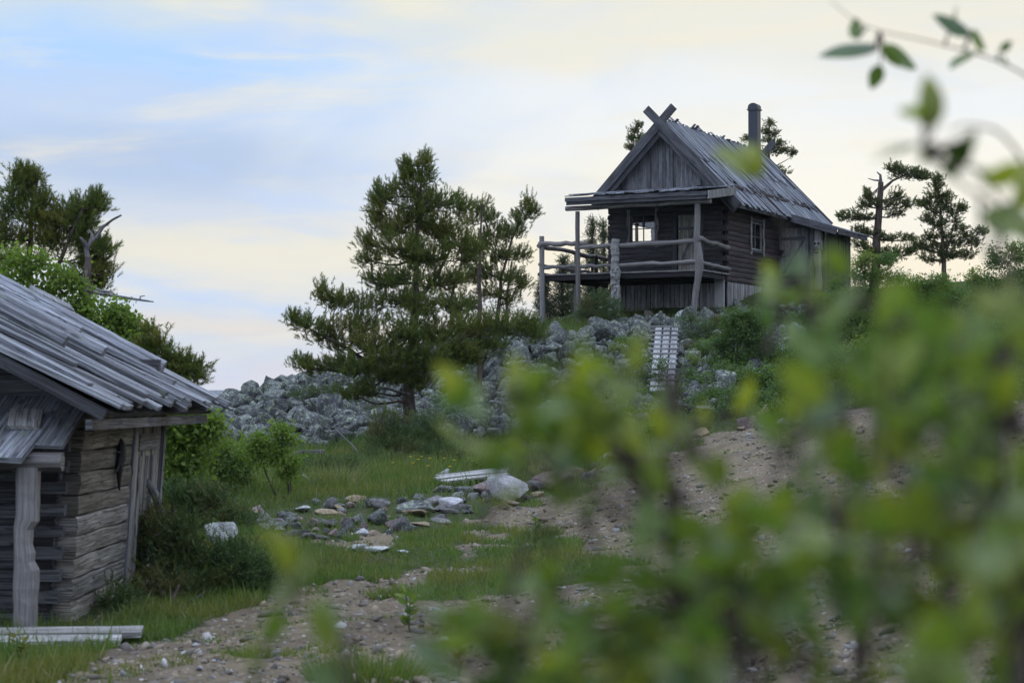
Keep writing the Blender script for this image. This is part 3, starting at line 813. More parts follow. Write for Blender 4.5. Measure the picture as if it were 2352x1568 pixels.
    # skirting
    def skirt(name, fn, ln, mat, lo, start=0):
        s_ = MB(); q = start
        while q < ln:
            w = rnd.uniform(.085, .14)
            if rnd.random() < .12: w *= 1.6
            s_.box(*fn(q+w/2, w*.84, lo(q)+rnd.uniform(-.07, .07))); q += w
        s_.build(name, mat, R)
    skirt('front_skirt', lambda q, w, z: ((-Wd+q, -.06+rnd.choice((0, .02)), (-.22+z)/2), (w, .03, -.22-z)), 3.45, M['hut_skirt'], lambda q: -1.16+.03*q)
    skirt('side_skirt', lambda q, w, z: ((.03+rnd.choice((0, .02)), q, (-.18+z)/2), (.03, w, -.18-z)), 4.75, M['hut_skirt'], lambda q: -.98+.14*q, .02)
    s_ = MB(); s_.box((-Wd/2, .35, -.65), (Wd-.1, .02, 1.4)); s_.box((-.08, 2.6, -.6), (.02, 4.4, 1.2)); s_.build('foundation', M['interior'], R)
    cb = MB(); cb.box((-.16, -.075, -.56), (.30, .09, 1.0)); cb.build('corner_pier', M['concrete'], R)
    # porch deck
    dk = MB()
    y = -2.18
    while y < -.08:
        w = rnd.uniform(.12, .16); xl = -5.04+rnd.uniform(-.05, .03)
        dk.box(((xl+.10)/2, y+w/2, .045), (.10-xl+rnd.uniform(0, .08), w-.008, .045)); y += w
    x = -5.02
    while x < -3.98:
        w = rnd.uniform(.12, .15); dk.box((x+w/2, 1.35, .045), (w-.008, 2.75, .04)); x += w
    dko = dk.build('deck', M['rail'], R)
    jb = MB(); jb.box((-2.45, -2.1, -.055), (5.1, .08, .15)); jb.box((.02, -1.1, -.06), (.06, 1.9, .14)); jb.box((-2.5, -.9, -.06), (5.0, .08, .14)); jb.box((-4.98, .2, -.055), (.08, 4.4, .14)); jb.build('joist', M['dark_wood'], dko)
    # posts
    def post(nm, x, y, z0, z1, r0, r1, bendx=0, mat='rail', n=8, foot=True):
        p = MB(); pts = []
        for i in range(n+1):
            t = i/n; pts.append((x+bendx*math.sin(t*5.2)*(1-t*.3)+rnd.uniform(-.006, .006), y+rnd.uniform(-.006, .006), z0+(z1-z0)*t))
        p.sweep(pts, circ(1, 9), scales=[r0+(r1-r0)*i/n+rnd.uniform(-.004, .004) for i in range(n+1)], up=(0, 1, 0), smooth=True, jit=.003)
        o = p.build(nm, M[mat], R)
        return o
    PY = -2.25
    pr_ = MB(); pr_.sweep([(-.12, PY, -1.36), (-.10, PY, -.9), (-.06, PY, -.6), (.0, PY, -.25), (.045, PY, .05), (.05, PY, .3), (.03, PY, .6), (-.03, PY, .95), (-.02, PY, 1.4), (.0, PY, 1.98)], circ(1, 10),
             scales=[.09, .09, .095, .10, .115, .13, .11, .10, .095, .09], up=(0, 1, 0), smooth=True, jit=.008); pr_.build('porch_post', M['rail'], R)
    post('porch_post', -3.86, PY, -1.75, 1.92, .08, .066, .012)
    post('porch_post', -5.06, PY, -1.60, 1.22, .09, .075, .01)
    post('porch_post', -5.0, .05, -1.5, .9, .075, .065); post('porch_post', -5.02, 1.6, -1.3, .9, .07, .06, mat='dark_wood')
    for x, y, z in ((-.12, PY, -1.48), (-3.86, PY, -1.85), (-2.62, PY-.05, -1.76), (-5.0, .05, -1.55)):
        c_ = MB(); c_.sweep([(x, y, z-.35), (x, y, z+.17)], rect(.30, .30, .04), up=(0, 1, 0), jit=.01); c_.build('post_footing', M['concrete'], R)
    # carved post
    cp = MB(); n = 46; pts, sc = [], []
    rr = random.Random(5)
    for i in range(n+1):
        t = i/n; z = -1.62+2.66*t
        w = .185-.065*t
        w *= 1+.10*math.sin(t*23)+.07*math.sin(t*41+1)+rr.uniform(-.05, .05)
        if t < .12: w *= 1.15-.6*t
        if t > .80: w = .13 if t > .815 else .105
        if .77 < t < .80: w = .12
        pts.append((-2.62+.03*math.sin(t*5)+.10*(t-.5)+.012*math.sin(t*33), PY-.05, z)); sc.append((w*rr.uniform(.93, 1.07), w*.85*rr.uniform(.85, 1.1)))
    cp.sweep(pts, circ(1, 12), scales=sc, up=(0, 1, 0), smooth=True, jit=.010)
    cpo = cp.build('carved_post', M['hut_carve'], R)
    for i in range(16):
        kn = MB()
        t = rr.uniform(.1, .75); a = rr.uniform(-2.6, -.5); z = -1.46+2.5*t; w = .20-.07*t
        c_ = Vector((-2.62+.03*math.sin(t*5)+.10*(t-.5)+math.cos(a)*w*.9, PY-.05+math.sin(a)*w*.8, z))
        kn.sweep([c_+Vector((0, 0, -.09)), c_+Vector((rr.uniform(-.02, .02), -.02, 0)), c_+Vector((rr.uniform(-.03, .03), 0, .09))], circ(1, 7), scales=[.012, rr.uniform(.03, .05), .012], up=(0, 1, 0), smooth=True); kn.build('carving', M['hut_carve'], cpo)
    # rails (logs)
    def railing(a, b, r, j=.02, mat='rail', sc=None):
        q = MB(); pts = wob(a, b, 9, j); q.sweep(pts, circ(1, 9), scales=[r*rnd.uniform(.88, 1.12) for _ in pts], smooth=True, jit=.004)
        q.build('rail', M[mat], R)
    for z, r in ((.86, .068), (.27, .052)):
        railing((-3.95, PY+.02, z-.02), (-2.70, PY, z), r)
        railing((-2.52, PY, z-.02), (-.05, PY, z+.03), r*1.12, .018)
    railing((.04, PY-.12, .95), (.04, .15, .86), .075, .03); railing((.06, PY-.05, .28), (.06, .2, .20), .055, .02)
    railing((-5.15, PY-.02, .98), (-3.55, PY+.06, .96), .072); railing((-5.1, PY, .27), (-3.9, PY, .27), .05); 
    railing((-5.10, PY-.15, .92), (-5.05, 2.6, .82), .068, .04, 'rail'); railing((-5.10, PY-.1, .36), (-5.05, 2.6, .30), .048, .03)
    railing((-5.12, -2.3, .06), (-5.08, 2.6, .06), .06, .02, 'dark_wood')
    # porch roof
    pf = MB(); x = -4.15
    while x < .42:
        w = rnd.uniform(.13, .20); p0 = Vector((x+w/2, -2.58+rnd.uniform(-.06, .04), 2.36+rnd.choice((0, .02, .04)))); p1 = Vector((x+w/2, -.10, 2.70+rnd.choice((0, .02))))
        pf.sweep([p0, p0.lerp(p1, .5)+Vector((0, 0, rnd.uniform(-.02, .01))), p1], rect(w*1.03, .03), jit=.006); x += w*.95
    po = pf.build('porch_roof', M['hut_roof'], R)
    q = MB(); q.box((-1.87, -2.54, 2.255), (4.55, .035, .12)); q.box((-1.87, -2.50, 2.15), (4.5, .035, .12)); q.build('porch_fascia', M['hut_trim'], po)
    q = MB(); q.plate([(-2.56, 2.08), (-.3, 2.40), (-.3, 2.64), (-2.56, 2.32)], (.44, 0, 0), (0, 1, 0), (0, 0, 1), .035); q.build('porch_side_board', M['hut_carve'], po)
    q = MB(); q.sweep(wob((-4.25, PY, 2.02), (.42, PY, 2.04), 8, .012), circ(.075, 8), smooth=True); q.build('porch_beam', M['rail'], po)
    q = MB()
    for xx in (-3.8, -2.9, -2.0, -1.1, -.2): q.box((xx, -1.3, 2.32), (.09, 2.4, .10), rot=Matrix.Rotation(.13, 3, 'X'))
    q.build('rafter', M['dark_wood'], po)
    # carved face post leaning on the annex: a thing of its own
    Mx = R.matrix_basis
    base = Mx @ Vector((1.42, y0-.22, -.25)); cz = MB(); n = 30; pts, sc = [], []
    for i in range(n+1):
        t = i/n; z = .02+2.06*t
        w = .125*(1+.12*math.sin(t*17))
        if t > .86: w = .15
        if .80 < t < .86: w = .13+.012*(i % 2)
        if .60 < t < .76: w = .16
        pts.append((.015*math.sin(t*9), 0, z)); sc.append((w, w*.8))
    cz.sweep(pts, circ(1, 12), scales=sc, up=(0, 1, 0), smooth=True, jit=.006)
    t0 = empty('carved_figure', base, -math.radians(27), label='grey carved wooden face post against the plank annex wall, right of its door', cat='carving')
    cz.build('carved_trunk', M['hut_carve'], t0)
    nz = MB(); nz.sweep([(0, -.10, 1.50), (0, -.19, 1.38), (0, -.15, 1.28)], circ(1, 7), scales=[.02, .05, .02], up=(0, 1, 0), smooth=True); nz.build('nose', M['hut_carve'], t0)
    for sx in (-1, 1):
        ey = MB(); ey.sweep([(sx*.06, -.10, 1.50), (sx*.06, -.145, 1.49)], circ(.035, 8), up=(0, 0, 1)); ey.build('eye', M['dark_wood'], t0)
    mo = MB(); mo.sweep([(-.05, -.13, 1.20), (.05, -.13, 1.20)], circ(.03, 8), up=(0, 0, 1)); mo.build('mouth', M['dark_wood'], t0)
    return R
hut()

# ------------------------------------------------------------------ shed at the left
def shed():
    X0, Y0 = -3.53, 15.6; z0 = H(X0, Y0)-.02
    R = empty('plank_roofed_shed', (X0, Y0, z0), 0, label='old tan and grey log shed with silvery plank roof at the left edge', cat='shed')
    LEAN = .065
    def xf(v): return (v[0]+LEAN*v[2], v[1], v[2])
    HW = CZ-z0-.02                       # wall top (about eye height)
    # side wall, faces +x : courses
    sp = [(-.09, -.080), (.062, -.082), (.078, -.070), (.084, 0), (.079, .068), (.062, .082), (-.09, .08)]
    sw = MB(); z = .0; i = 0; nots = MB()
    fw = MB(); en = MB()
    while z < HW-.02:
        h = rnd.uniform(.155, .19); zc = z+h/2
        n = 6; pts = [(rnd.uniform(-.006, .006), .0+2.1*k/n, zc+rnd.uniform(-.006, .006)) for k in range(n+1)]
        sw.sweep(pts, [(x*1, y*h/.172) for x, y in sp], jit=.005)
        z += h; i += 1
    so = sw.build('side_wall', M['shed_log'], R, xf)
    z = -.06; i = 0
    while z < HW+1.6:
        h = rnd.uniform(.155, .185); zc = z+h/2
        xl = -5.0; xr = -.06 if zc < HW else -.02-(zc-HW)/.55+.25
        if xr > xl+.3:
            n = 7; pts = [(xl+(xr-xl)*k/n, -.02+rnd.uniform(-.006, .006), zc+rnd.uniform(-.005, .005)) for k in range(n+1)]
            fw.sweep(pts, [(x, y*h/.164) for x, y in sp], jit=.004)
        if zc < HW:      # dovetail end; dark block below stands in for the gap's shade
            fw.box((-.10, -.09, zc+h*.22), (.20, .10, h*.55)); en = MB(); en.box((-.15, -.106, zc-h*.30), (.15, .03, h*.50)); en.build('notch_shade', M['dark_wood'], R, xf)
        z += h; i += 1
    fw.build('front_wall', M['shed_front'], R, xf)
    q = MB(); q.plate([(-5.0, HW-.3), (-.3, HW-.3), (-.3, HW-.05), (-5.0, HW+2.35)], (0, .12, 0), (1, 0, 0), (0, 0, 1), .04); q.build('gable_sky_block', M['dark_wood'], R, xf)  # dark plate added behind the gable logs to shut out sky
    # rear and interior block
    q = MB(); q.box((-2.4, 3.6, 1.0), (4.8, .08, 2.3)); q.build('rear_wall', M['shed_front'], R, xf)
    # plank door section further along the wall
    d = MB(); y = 2.14
    for w in (.16, .22, .14, .24, .15, .22, .20, .10): d.box((.055+rnd.choice((0, .015, -.015)), y+w/2, .84), (.045, w-.015, 1.72)); y += w
    do = d.build('plank_door', M['shed_door'], R, xf)
    for yy, w, xx in ((2.10, .06, .065), (3.58, .08, .065)):
        q = MB(); q.box((xx, yy, .86), (.07, w, 1.78)); q.build('door_post', M['hut_board'], do, xf)
    q = MB(); q.box((.085, 2.80, 1.38), (.035, 1.05, .15)); q.build('door_batten', M['rail'], do, xf)
    for yy in (2.42, 2.72, 3.05):
        q = MB(); q.sweep([(.09, yy-.05, .05), (.075, yy+.02, 1.25)], circ(.03, 6), up=(0, 1, 0)); q.build('door_pole', M['rail'], do, xf)
    q = MB(); q.sweep([(.10, 2.75, 1.02), (.18, 2.82, .88), (.20, 3.05, .70), (.19, 3.30, .60), (.18, 3.30, .50), (.12, 2.75, .52)], circ(1, 8), scales=[.03, .04, .04, .04, .045, .05], up=(1, 0, 0), smooth=True); q.build('door_handle', M['dead_wood'], do, xf)
    # far corner logs ends
    q = MB()
    z = .1
    while z < 1.7: q.box((.0, 3.72, z), (.16, .10, .14)); z += .18
    q.build('corner_logs', M['shed_log'], R, xf)
    # roof: right slope. eave along y at x=XE, planks run down the slope
    sl = .52; XE = .60; ZE = HW-.04; th = math.atan(sl)
    dn = Vector((math.cos(th), 0, -math.sin(th))); up = Vector((math.sin(th), 0, math.cos(th)))
    r = MB(); y = -1.05
    while y < 4.75:
        w = rnd.uniform(.13, .22)
        b = Vector((XE, y+w/2, ZE+.02))+dn*rnd.uniform(-.12, .08)+up*rnd.choice((0, .015, .03)); a = b-dn*5.2
        if y > 4.4: b += dn*.12
        m1 = [a.lerp(b, t)+up*rnd.uniform(-.018, .022)+Vector((0, rnd.uniform(-.02, .02), 0)) for t in (.25, .5, .75)]
        r.sweep([a]+m1+[b+up*rnd.uniform(-.01, .04)], rect(w*1.05, .032), up=tuple(up), jit=.006)
        y += w*.92
    # second layer: cover planks and slabs, ending at different heights
    y = -1.0
    while y < 4.7:
        w = rnd.uniform(.10, .20); s0 = rnd.choice((0, .25, .5, .9, 1.4, 1.9, 2.4))+rnd.uniform(-.1, .1)
        b = Vector((XE, y+w/2, ZE+.07))-dn*s0+up*rnd.choice((0, .02)); a = b-dn*rnd.uniform(1.5, 3.5)
        m1 = a.lerp(b, .5)+up*rnd.uniform(-.02, .02)+Vector((0, rnd.uniform(-.03, .03), 0))
        r.sweep([a, m1, b+up*rnd.uniform(0, .03)], rect(w, .035), up=tuple(up), jit=.008)
        y += w*rnd.uniform(1.0, 1.5)
    # rounded slabs / half poles with sawn ends
    for yy, s0, l, rad in ((-.75, 1.75, 2.6, .06), (.2, 1.4, 3, .05), (1.0, .9, 3.0, .07), (1.9, .75, 2.5, .075), (3.0, 1.25, 3, .06), (3.9, .55, 2.4, .085), (4.35, 1.2, 3.2, .06), (.6, 2.6, 1.6, .05), (2.5, 2.1, 1.6, .05)):
        b = Vector((XE, yy, ZE+.14))-dn*s0; a = b-dn*l
        r.sweep([a, a.lerp(b, .5)+Vector((0, .03, .0)), b], circ(rad, 7), up=tuple(up), smooth=True, jit=.005)
    ro = r.build('roof', M['shed_roof'], R)
    # under boarding
    u_ = MB(); c_ = Vector((XE-.12, 1.85, ZE-.035)); u_.sweep([c_-dn*5.0, c_], rect(5.5, .03), up=tuple(up)); u_.build('roof_sheathing', M['dark_wood'], ro)
    q = MB(); a = Vector((XE-.05, -1.0, ZE-.03)); q.sweep([a-dn*5.1, a-dn*2.5, a], rect(.05, .09), up=tuple(up)); q.build('bargeboard', M['hut_trim'], ro)
    q = MB(); a = Vector((XE-.15, -.35, ZE-.06)); q.sweep([a-dn*5.0, a], rect(.08, .08), up=tuple(up)); q.build('rafter', M['hut_log'], ro)
    q = MB(); q.sweep([(XE-.17, -1.0, ZE-.10), (XE-.17, 4.5, ZE-.10)], rect(.05, .08)); 
    q.build('eave_board', M['shed_front'], ro)
    # left slope of the roof (outside the photo but closes the form)
    RX = XE-5.2*math.cos(th); RZ = ZE+5.2*math.sin(th)
    q = MB(); q.sweep([(RX, 1.85, RZ), (RX-4.6, 1.85, RZ-4.6*sl)], rect(5.7, .06), up=(-math.sin(th), 0, math.cos(th))); q.build('roof_rear_slope', M['shed_roof'], ro)
    # entrance canopy
    cn = MB(); x = -4.6
    while x < .06:
        w = rnd.uniform(.15, .24)
        a = Vector((x+w/2+.12, -.14, HW+.06)); b = Vector((x+w/2+.05, -1.25+rnd.uniform(-.06, .05), HW-.42+rnd.choice((0, .02, .03))))
        if x > -.12: b = Vector((x+w/2+.06, -1.0, HW-.30))
        mm = a.lerp(b, .5)+Vector((rnd.uniform(-.01, .01), 0, rnd.uniform(-.03, -.0)))
        cn.sweep([a, mm, b], rect(w*1.08, .035), up=(0, -.5, .85), jit=.006); x += w*.94
    co = cn.build('canopy', M['shed_roof'], R)
    q = MB(); q.sweep(wob((-4.6, -1.0, HW-.40), (.24, -1.0, HW-.41), 8, .01), circ(.07, 10), smooth=True, jit=.003); q.build('canopy_beam', M['rail'], co)
    pp = MB(); pts, sc = [], []
    for i in range(25):
        t = i/24; z = -.25+(HW-.20)*t
        w = .155; xo = .02*t
        if .62 < t < .72: w = .115; xo -= .025
        if .54 < t < .62: w = .13; xo -= .015
        if .40 < t < .54: w = .165
        pts.append((-.03+xo, -1.0, z)); sc.append((w*.50*(1+.02*math.sin(t*21)), .085*(1+.03*math.sin(t*17))))
    pp.sweep(pts, rect(2, 2, .35), scales=sc, up=(0, 1, 0), jit=.004); pp.build('canopy_post', M['rail'], R)
    # loose board on the canopy
    bl = MB(); bl.box((0, 0, 0), (.24, .30, .03)); o = bl.build('loose_board', M['plank'], None, label='short pale board lying loose on the canopy of the shed', cat='board')
    o.location = (X0-.12, Y0-.66, z0+HW-.10); o.rotation_euler = (math.radians(25), .03, .18)
    bl = MB(); bl.box((0, 0, 0), (.45, .50, .05)); o = bl.build('loose_board', M['shed_roof'], None, label='grey board end sticking up over the top of the shed roof', cat='board')
    o.location = P(118, 688, Y0+4.9); o.rotation_euler = (.2, .45, .4)
    # animal shaped carving on the side wall
    an = empty('wooden_lizard', (X0+.08+LEAN*1.15, Y0+1.4, z0+HW-.50), 0, label='dark carved lizard figure hanging on the side wall of the tan log shed', cat='carving')
    q = MB(); q.sweep([(0.03, .12, .34), (.05, .06, .24), (.06, .0, .10), (.05, -.05, -.02), (.04, -.02, -.18), (.03, .05, -.36)], circ(1, 8), scales=[.02, .06, .065, .05, .03, .012], up=(1, 0, 0), smooth=True); q.build('body', M['iron'], an)
    for a_, b_ in (((.06, .0, .16), (.04, .22, .10)), ((.06, 0, .14), (.04, -.16, .18)), ((.05, -.04, 0), (.04, -.20, -.10)), ((.05, -.04, 0), (.04, .12, -.06))):
        q = MB(); q.sweep([a_, b_], circ(1, 6), scales=[.022, .012], up=(1, 0, 0), smooth=True); q.build('leg', M['iron'], an)
    an.scale = (.7, .7, .62)
shed()

# bleached boards on the ground by the shed
def boards(name, label, cat, c, rz, items, tilt=(0, 0), mat='plank', group=None):
    R = empty(name, c, rz, label=label, cat=cat, group=group); R.rotation_euler = (tilt[0], tilt[1], rz)
    for (x, y, z, l, w, t) in items:
        q = MB(); q.box((x, y, z), (l, w, t)); q.build('board', M[mat], R)
c = G(120, 1474)
boards('plank_doorstep', 'pale wide planks laid as a doorstep in front of the shed post', 'doorstep', (c.x-.72, c.y-.25, c.z+.05), .12, [(0, -.16, 0, 2.5, .24, .04), (.08, .13, .004, 2.6, .26, .04), (.0, 0, -.06, 2.2, .2, .06)], (.07, 0))
c = G(1075, 1110)
boards('fallen_planks', 'three bleached planks lying askew in the grass beside the white boulder', 'planks', (c.x, c.y, c.z+.12), .55, [(0, -.22, 0, 1.15, .17, .03), (.05, .0, .01, 1.25, .16, .03), (.12, .22, .0, 1.1, .17, .03)], (.10, -.08))
# stepped plank ramp down the stones
def ramp_steps():
    T = P(1532, 757, 56.3); B = P(1520, 928, 46.5)
    T = G(1532, 776); T.z += .30; 
    B = G(1520, 935); B.z += .35
    d = (B-T); L_ = d.length; d.normalize(); sx = Vector((1, .15, 0)).normalized(); up = sx.cross(d).normalized()
    if up.z < 0: up = -up
    R = empty('plank_ramp', B, 0, label='pale plank ramp with cross cleats climbing the boulders to the hut porch', cat='ramp')
    for k in (-1, 0, 1):
        q = MB(); q.sweep([T+sx*k*.225-B, T+sx*k*.21+d*L_*.5-B, sx*k*.19], rect(.165, .035), up=tuple(up)); q.build('plank', M['ramp'], R)
    n = 13
    for i in range(n):
        c = T+d*(L_*(i+.4)/n)-B+up*.04; h = .36-.06*i/n
        q = MB(); q.sweep([c-sx*(h+rnd.uniform(0, .12)), c+sx*h], rect(.045, .045), up=tuple(up)); q.build('cleat', M['ramp'], R)
ramp_steps()
# ------------------------------------------------------------------ stones
import bmesh
def rock_arrays(seed, sub, flat=1.0, ncut=9):
    rr = random.Random(seed); bm = bmesh.new(); bmesh.ops.create_icosphere(bm, subdivisions=sub, radius=1)
    V = np.array([v.co[:] for v in bm.verts]); Fc = np.array([[v.index for v in f.verts] for f in bm.faces]); bm.free()
    for _ in range(ncut+9):
        n = np.array([rr.gauss(0, 1), rr.gauss(0, 1), rr.gauss(0, .8)]); n /= np.linalg.norm(n); d = rr.uniform(.36, .74)
        h = V@n; w = h > d; V[w] -= (h[w]-d)[:, None]*n*.97
    sc = np.array([rr.uniform(.8, 1.15), rr.uniform(.75, 1.0), rr.uniform(.6, .85)*flat]); V *= sc
    for i in range(len(V)):
        p = Vector(V[i])*1.9+Vector((seed*3.1, 0, 0)); V[i] *= 1.3*(1+.07*mnoise.noise(p)+.05*mnoise.noise(p*3.1))
    return V, Fc
ROCKS = [rock_arrays(i, 3) for i in range(10)]; ROCKS_LO = [rock_arrays(40+i, 2) for i in range(8)]; PEB = [rock_arrays(80+i, 1, .55, 6) for i in range(5)]
_rm = {}
def rock_mesh(i, mat):
    if (i, mat) not in _rm:
        V, Fc = ROCKS[i]; me = np_mesh('boulder', V, Fc, None, np.tile([[.5, .5]], (len(V), 1)), M[mat], False)
        try: me.shade_auto_smooth
        except Exception: pass
        _rm[(i, mat)] = me
    return _rm[(i, mat)]
def boulder(name, pos, size, mat, seed, label, group=None, rz=None, cat='boulder', sink=.3):
    rr = random.Random(seed); o = bpy.data.objects.new(name, rock_mesh(seed % 10, mat)); COL.objects.link(o)
    o.location = (pos[0], pos[1], pos[2]+size[2]*(.9-sink*1.2)); o.scale = size
    o.rotation_euler = (rr.uniform(-.2, .2), rr.uniform(-.2, .2), rr.uniform(0, 6.28) if rz is None else rz)
    return tag(o, label, cat, group)
RUB = [(560,1185),(700,1155),(800,1140),(960,1145),(1080,1075),(1250,1070),(1400,1035),(1560,1020),(1560,1050),(1320,1120),(1100,1195),(900,1235),(650,1245),(560,1215)]
RB = 'stones in the rubble row along the gravel path'
PR = [  # px, py centre, w, h, material, label
 (500,1226,90,66,'rock_speck','large white and black speckled boulder beside the junipers'),
 (595,1196,62,34,'scree','dark greenish boulder at the left end of the rubble row'),
 (1165,1130,92,60,'rock_white','large smooth white boulder in the middle of the rubble row'),
 (1112,1122,62,54,'rock_pink','pinkish boulder leaning behind the left side of the white boulder'),
 (1160,1106,80,24,'rock','flat dark slab behind the top of the white boulder'),
 (1228,1117,46,34,'rock','dark brown stone touching the right side of the white boulder'),
 (1236,1135,32,18,'rock_tan','small rounded tan stone in front right of the white boulder'),
 (1274,1110,92,42,'rock_pink','wide pinkish grey boulder right of the white boulder'),
 (1318,1083,72,44,'rock_tan','brownish ochre boulder further up the rubble row'),
 (1359,1093,44,32,'rock_tan','rounded tan stone below the pale slab of the rubble row'),
 (1371,1069,54,20,'rock','flat grey slab above the rounded tan stone'),
 (1394,1081,36,22,'rock_pink','small angular pink stone under the pale slab'),
 (1406,1050,64,26,'rock_white','pale smooth slab near the top end of the rubble row'),
 (1017,1090,40,26,'rock_speck','speckled grey stone in the grass left of the fallen planks'),
 (963,1167,96,30,'scree','wide flat lichened slab in the rubble row'),
 (955,1180,70,16,'rock_tan','low ochre slab under the wide lichened slab'),
 (1002,1150,54,28,'rock','grey pink stone behind the wide lichened slab'),
 (1038,1160,56,30,'rock_white','whitish stone between the lichened slab and the white boulder'),
 (1062,1165,44,22,'rock','flat grey stone at the foot of the pinkish boulder'),
 (867,1189,66,42,'scree','rounded blue grey boulder, largest in the left part of the rubble row'),
 (853,1155,48,26,'scree','dark lichened stone alone in the grass behind the rubble row'),
 (820,1194,36,26,'scree','grey stone left of the rounded blue grey boulder'),
 (834,1211,22,17,'rock_pink','small pink stone before the rounded blue grey boulder'),
 (691,1169,50,20,'rock_speck','pale pointed stone in the grass above the left rubble'),
 (757,1178,60,13,'rock_tan','thin pale tan slab lying in the grass'),
 (738,1199,38,20,'scree','grey wedge stone below the thin tan slab'),
 (670,1194,30,22,'scree','small dark stone among grass at the left rubble'),
 (640,1212,50,22,'scree','flat greenish stone at the left end of the rubble'),
 (686,1223,56,22,'rock','low grey stone at the path edge'),
 (766,1225,32,24,'rock_pink','reddish brown stone at the path edge'),
 (794,1211,34,16,'rock','small flat grey stone in the rubble'),
 (828,1223,36,14,'rock_white','small white stone at the path edge'),
 (907,1204,46,22,'rock_pink','pink stone right of the blue grey boulder'),
 (963,1206,56,20,'rock_tan','cream coloured low stone in the rubble row'),
 (1020,1200,54,14,'rock','long low dark stone at the path edge'),
 (736,1234,36,14,'rock','low round stone half buried at the path edge'),
 (828,1258,38,22,'rock_speck','pointed pale stone in the grass below the rubble row'),
 (868,1264,54,16,'rock_speck','low pale stone in the grass beside the pointed one'),
 (928,1268,28,9,'rock_speck','tiny pale stone in the grass right of the pointed one'),
 (1757,952,40,46,'rock_tan','upright pale yellowish stone at the upper path edge'),
 (1717,970,56,38,'rock_pink','rounded pinkish boulder left of the upright pale stone'),
 (1795,972,38,20,'rock_white','low whitish stone right of the upright pale stone'),
 (1609,995,46,20,'rock_tan','low cream stone at the upper path edge under the birch shrubs'),
 (1700,984,26,17,'rock_tan','small tan stone in front of the rounded pinkish boulder'),
 (1744,983,16,14,'rock','tiny grey stone at the foot of the upright pale stone'),
 (1852,955,16,10,'rock_pink','small pink stone on the upper gravel'),
 (1978,989,24,13,'rock_pink','pinkish stone alone on the upper gravel'),
 (1982,1047,34,13,'rock_pink','flat pink stone on the gravel behind the willow leaves'),
 (2269,987,38,16,'rock_tan','pale stone on the gravel at the right'),
 (2248,1000,30,14,'rock_pink','pinkish stone beside the pale one at the right'),
 (2017,843,34,18,'rock_white','whitish stone below the leafy right bushes'),
 (1515,738,42,42,'scree','round yellow lichened boulder under the hut porch'),
 (1563,727,34,24,'rock_speck','pale angular stone beside the porch post footing'),
 (1470,735,28,24,'scree','grey stone at the foot of the carved post'),
 (1492,722,24,16,'rock_pink','small pinkish stone behind the round lichened boulder'),
 (1798,706,26,20,'rock_speck','pale angular stone below the annex door'),
 (1775,690,40,14,'rock_pink','flat slab below the annex door'),
 (1705,1222,84,30,'rock_pink','pinkish white stone on the gravel seen between willow leaves'),
 (1650,1228,44,18,'rock','grey stone left of the pinkish white stone on the gravel'),
 (1685,1476,30,17,'rock_tan','small ochre stone on the lower gravel'),
 (757,934,76,84,'scree','tall slanted dark slab standing in the scree left of the pine'),
]
for i, (px, py, w, h, mt, lb) in enumerate(PR):
    g = G(px, py+h*.42); k = g.y/F
    sx = w*k/2*1.25; sz = h*k/2*1.45
    boulder('boulder' if w > 40 else 'stone', (g.x, g.y+sx*.5, g.z), (sx, sx*.85, sz), mt, (i*7+3 if i != 2 else 2), lb, None if py < 1040 and px > 1440 else RB, rz=random.Random(i).uniform(-.5, .5), cat='boulder' if w > 40 else 'stone')
qr = random.Random(77); kk = 0
while kk < 95:
    px, py = qr.uniform(560, 1500), qr.uniform(1040, 1250)
    if not inpoly(np.array([px]), np.array([py]), RUB)[0]: continue
    g = G(px, py); s = qr.uniform(.06, .15)
    boulder('stone', g, (s*qr.uniform(.9, 1.5), s, s*.8), qr.choice(['rock', 'scree', 'rock_pink', 'rock_tan', 'scree', 'rock', 'scree', 'rock']), 500+kk, 'small stone filling the gaps between the larger stones of the rubble row', RB, cat='stone', sink=.35); kk += 1
# scree
rs = np.random.RandomState(21)
n = 60000
x = rs.uniform(-12, 14, n); y = rs.uniform(41, 64, n); z = hgt(x, y); px, py = proj(x, y, z)
ins = inpoly(px, py, SCREE) | (inpoly(px, py, [(200, 960), (470, 925), (470, 1000), (250, 1010)]))
ins &= ~((px > 1495) & (px < 1560) & (py > 757) & (py < 935))
x, y, z, px, py = x[ins], y[ins], z[ins], px[ins], py[ins]
sz = np.exp(rs.normal(-2.2, .60, len(x))); sz = np.clip(sz, .05, .50)
# poisson-ish thinning, large ones first
order = np.argsort(-sz); keep = []; grid = {}
for i in order:
    c = (int(x[i]/.7), int(y[i]/.7)); ok = True
    for a in (-1, 0, 1):
        for b in (-1, 0, 1):
            for j in grid.get((c[0]+a, c[1]+b), ()):
                if (x[i]-x[j])**2+(y[i]-y[j])**2 < ((sz[i]+sz[j])*.60)**2: ok = False; break
            if not ok: break
        if not ok: break
    if ok: keep.append(i); grid.setdefault(c, []).append(i)
vis = [i for i in keep if 420 < px[i] < 1900]
big = sorted(vis, key=lambda i: -sz[i]/y[i])[:290]; bs = set(big)
zones = [('among the scree left of the big pine', 400, 840), ('in the scree behind the big pine', 840, 1060), ('in the scree right of the big pine', 1060, 1300), ('in the scree below the hut porch', 1300, 1500), ('in the scree right of the plank ramp', 1500, 2400)]
for q, i in enumerate(big):
    zn = [a for a, lo, hi in zones if lo <= px[i] < hi]
    zn = zn[0] if zn else zones[0][0]
    boulder('scree_boulder', (x[i], y[i], z[i]), (sz[i]*.8, sz[i]*.72, sz[i]*.72), 'scree', q*13+5, 'grey lichened angular boulder '+zn, 'scree boulders '+zn, sink=.5)
rest = np.array([i for i in keep if i not in bs])
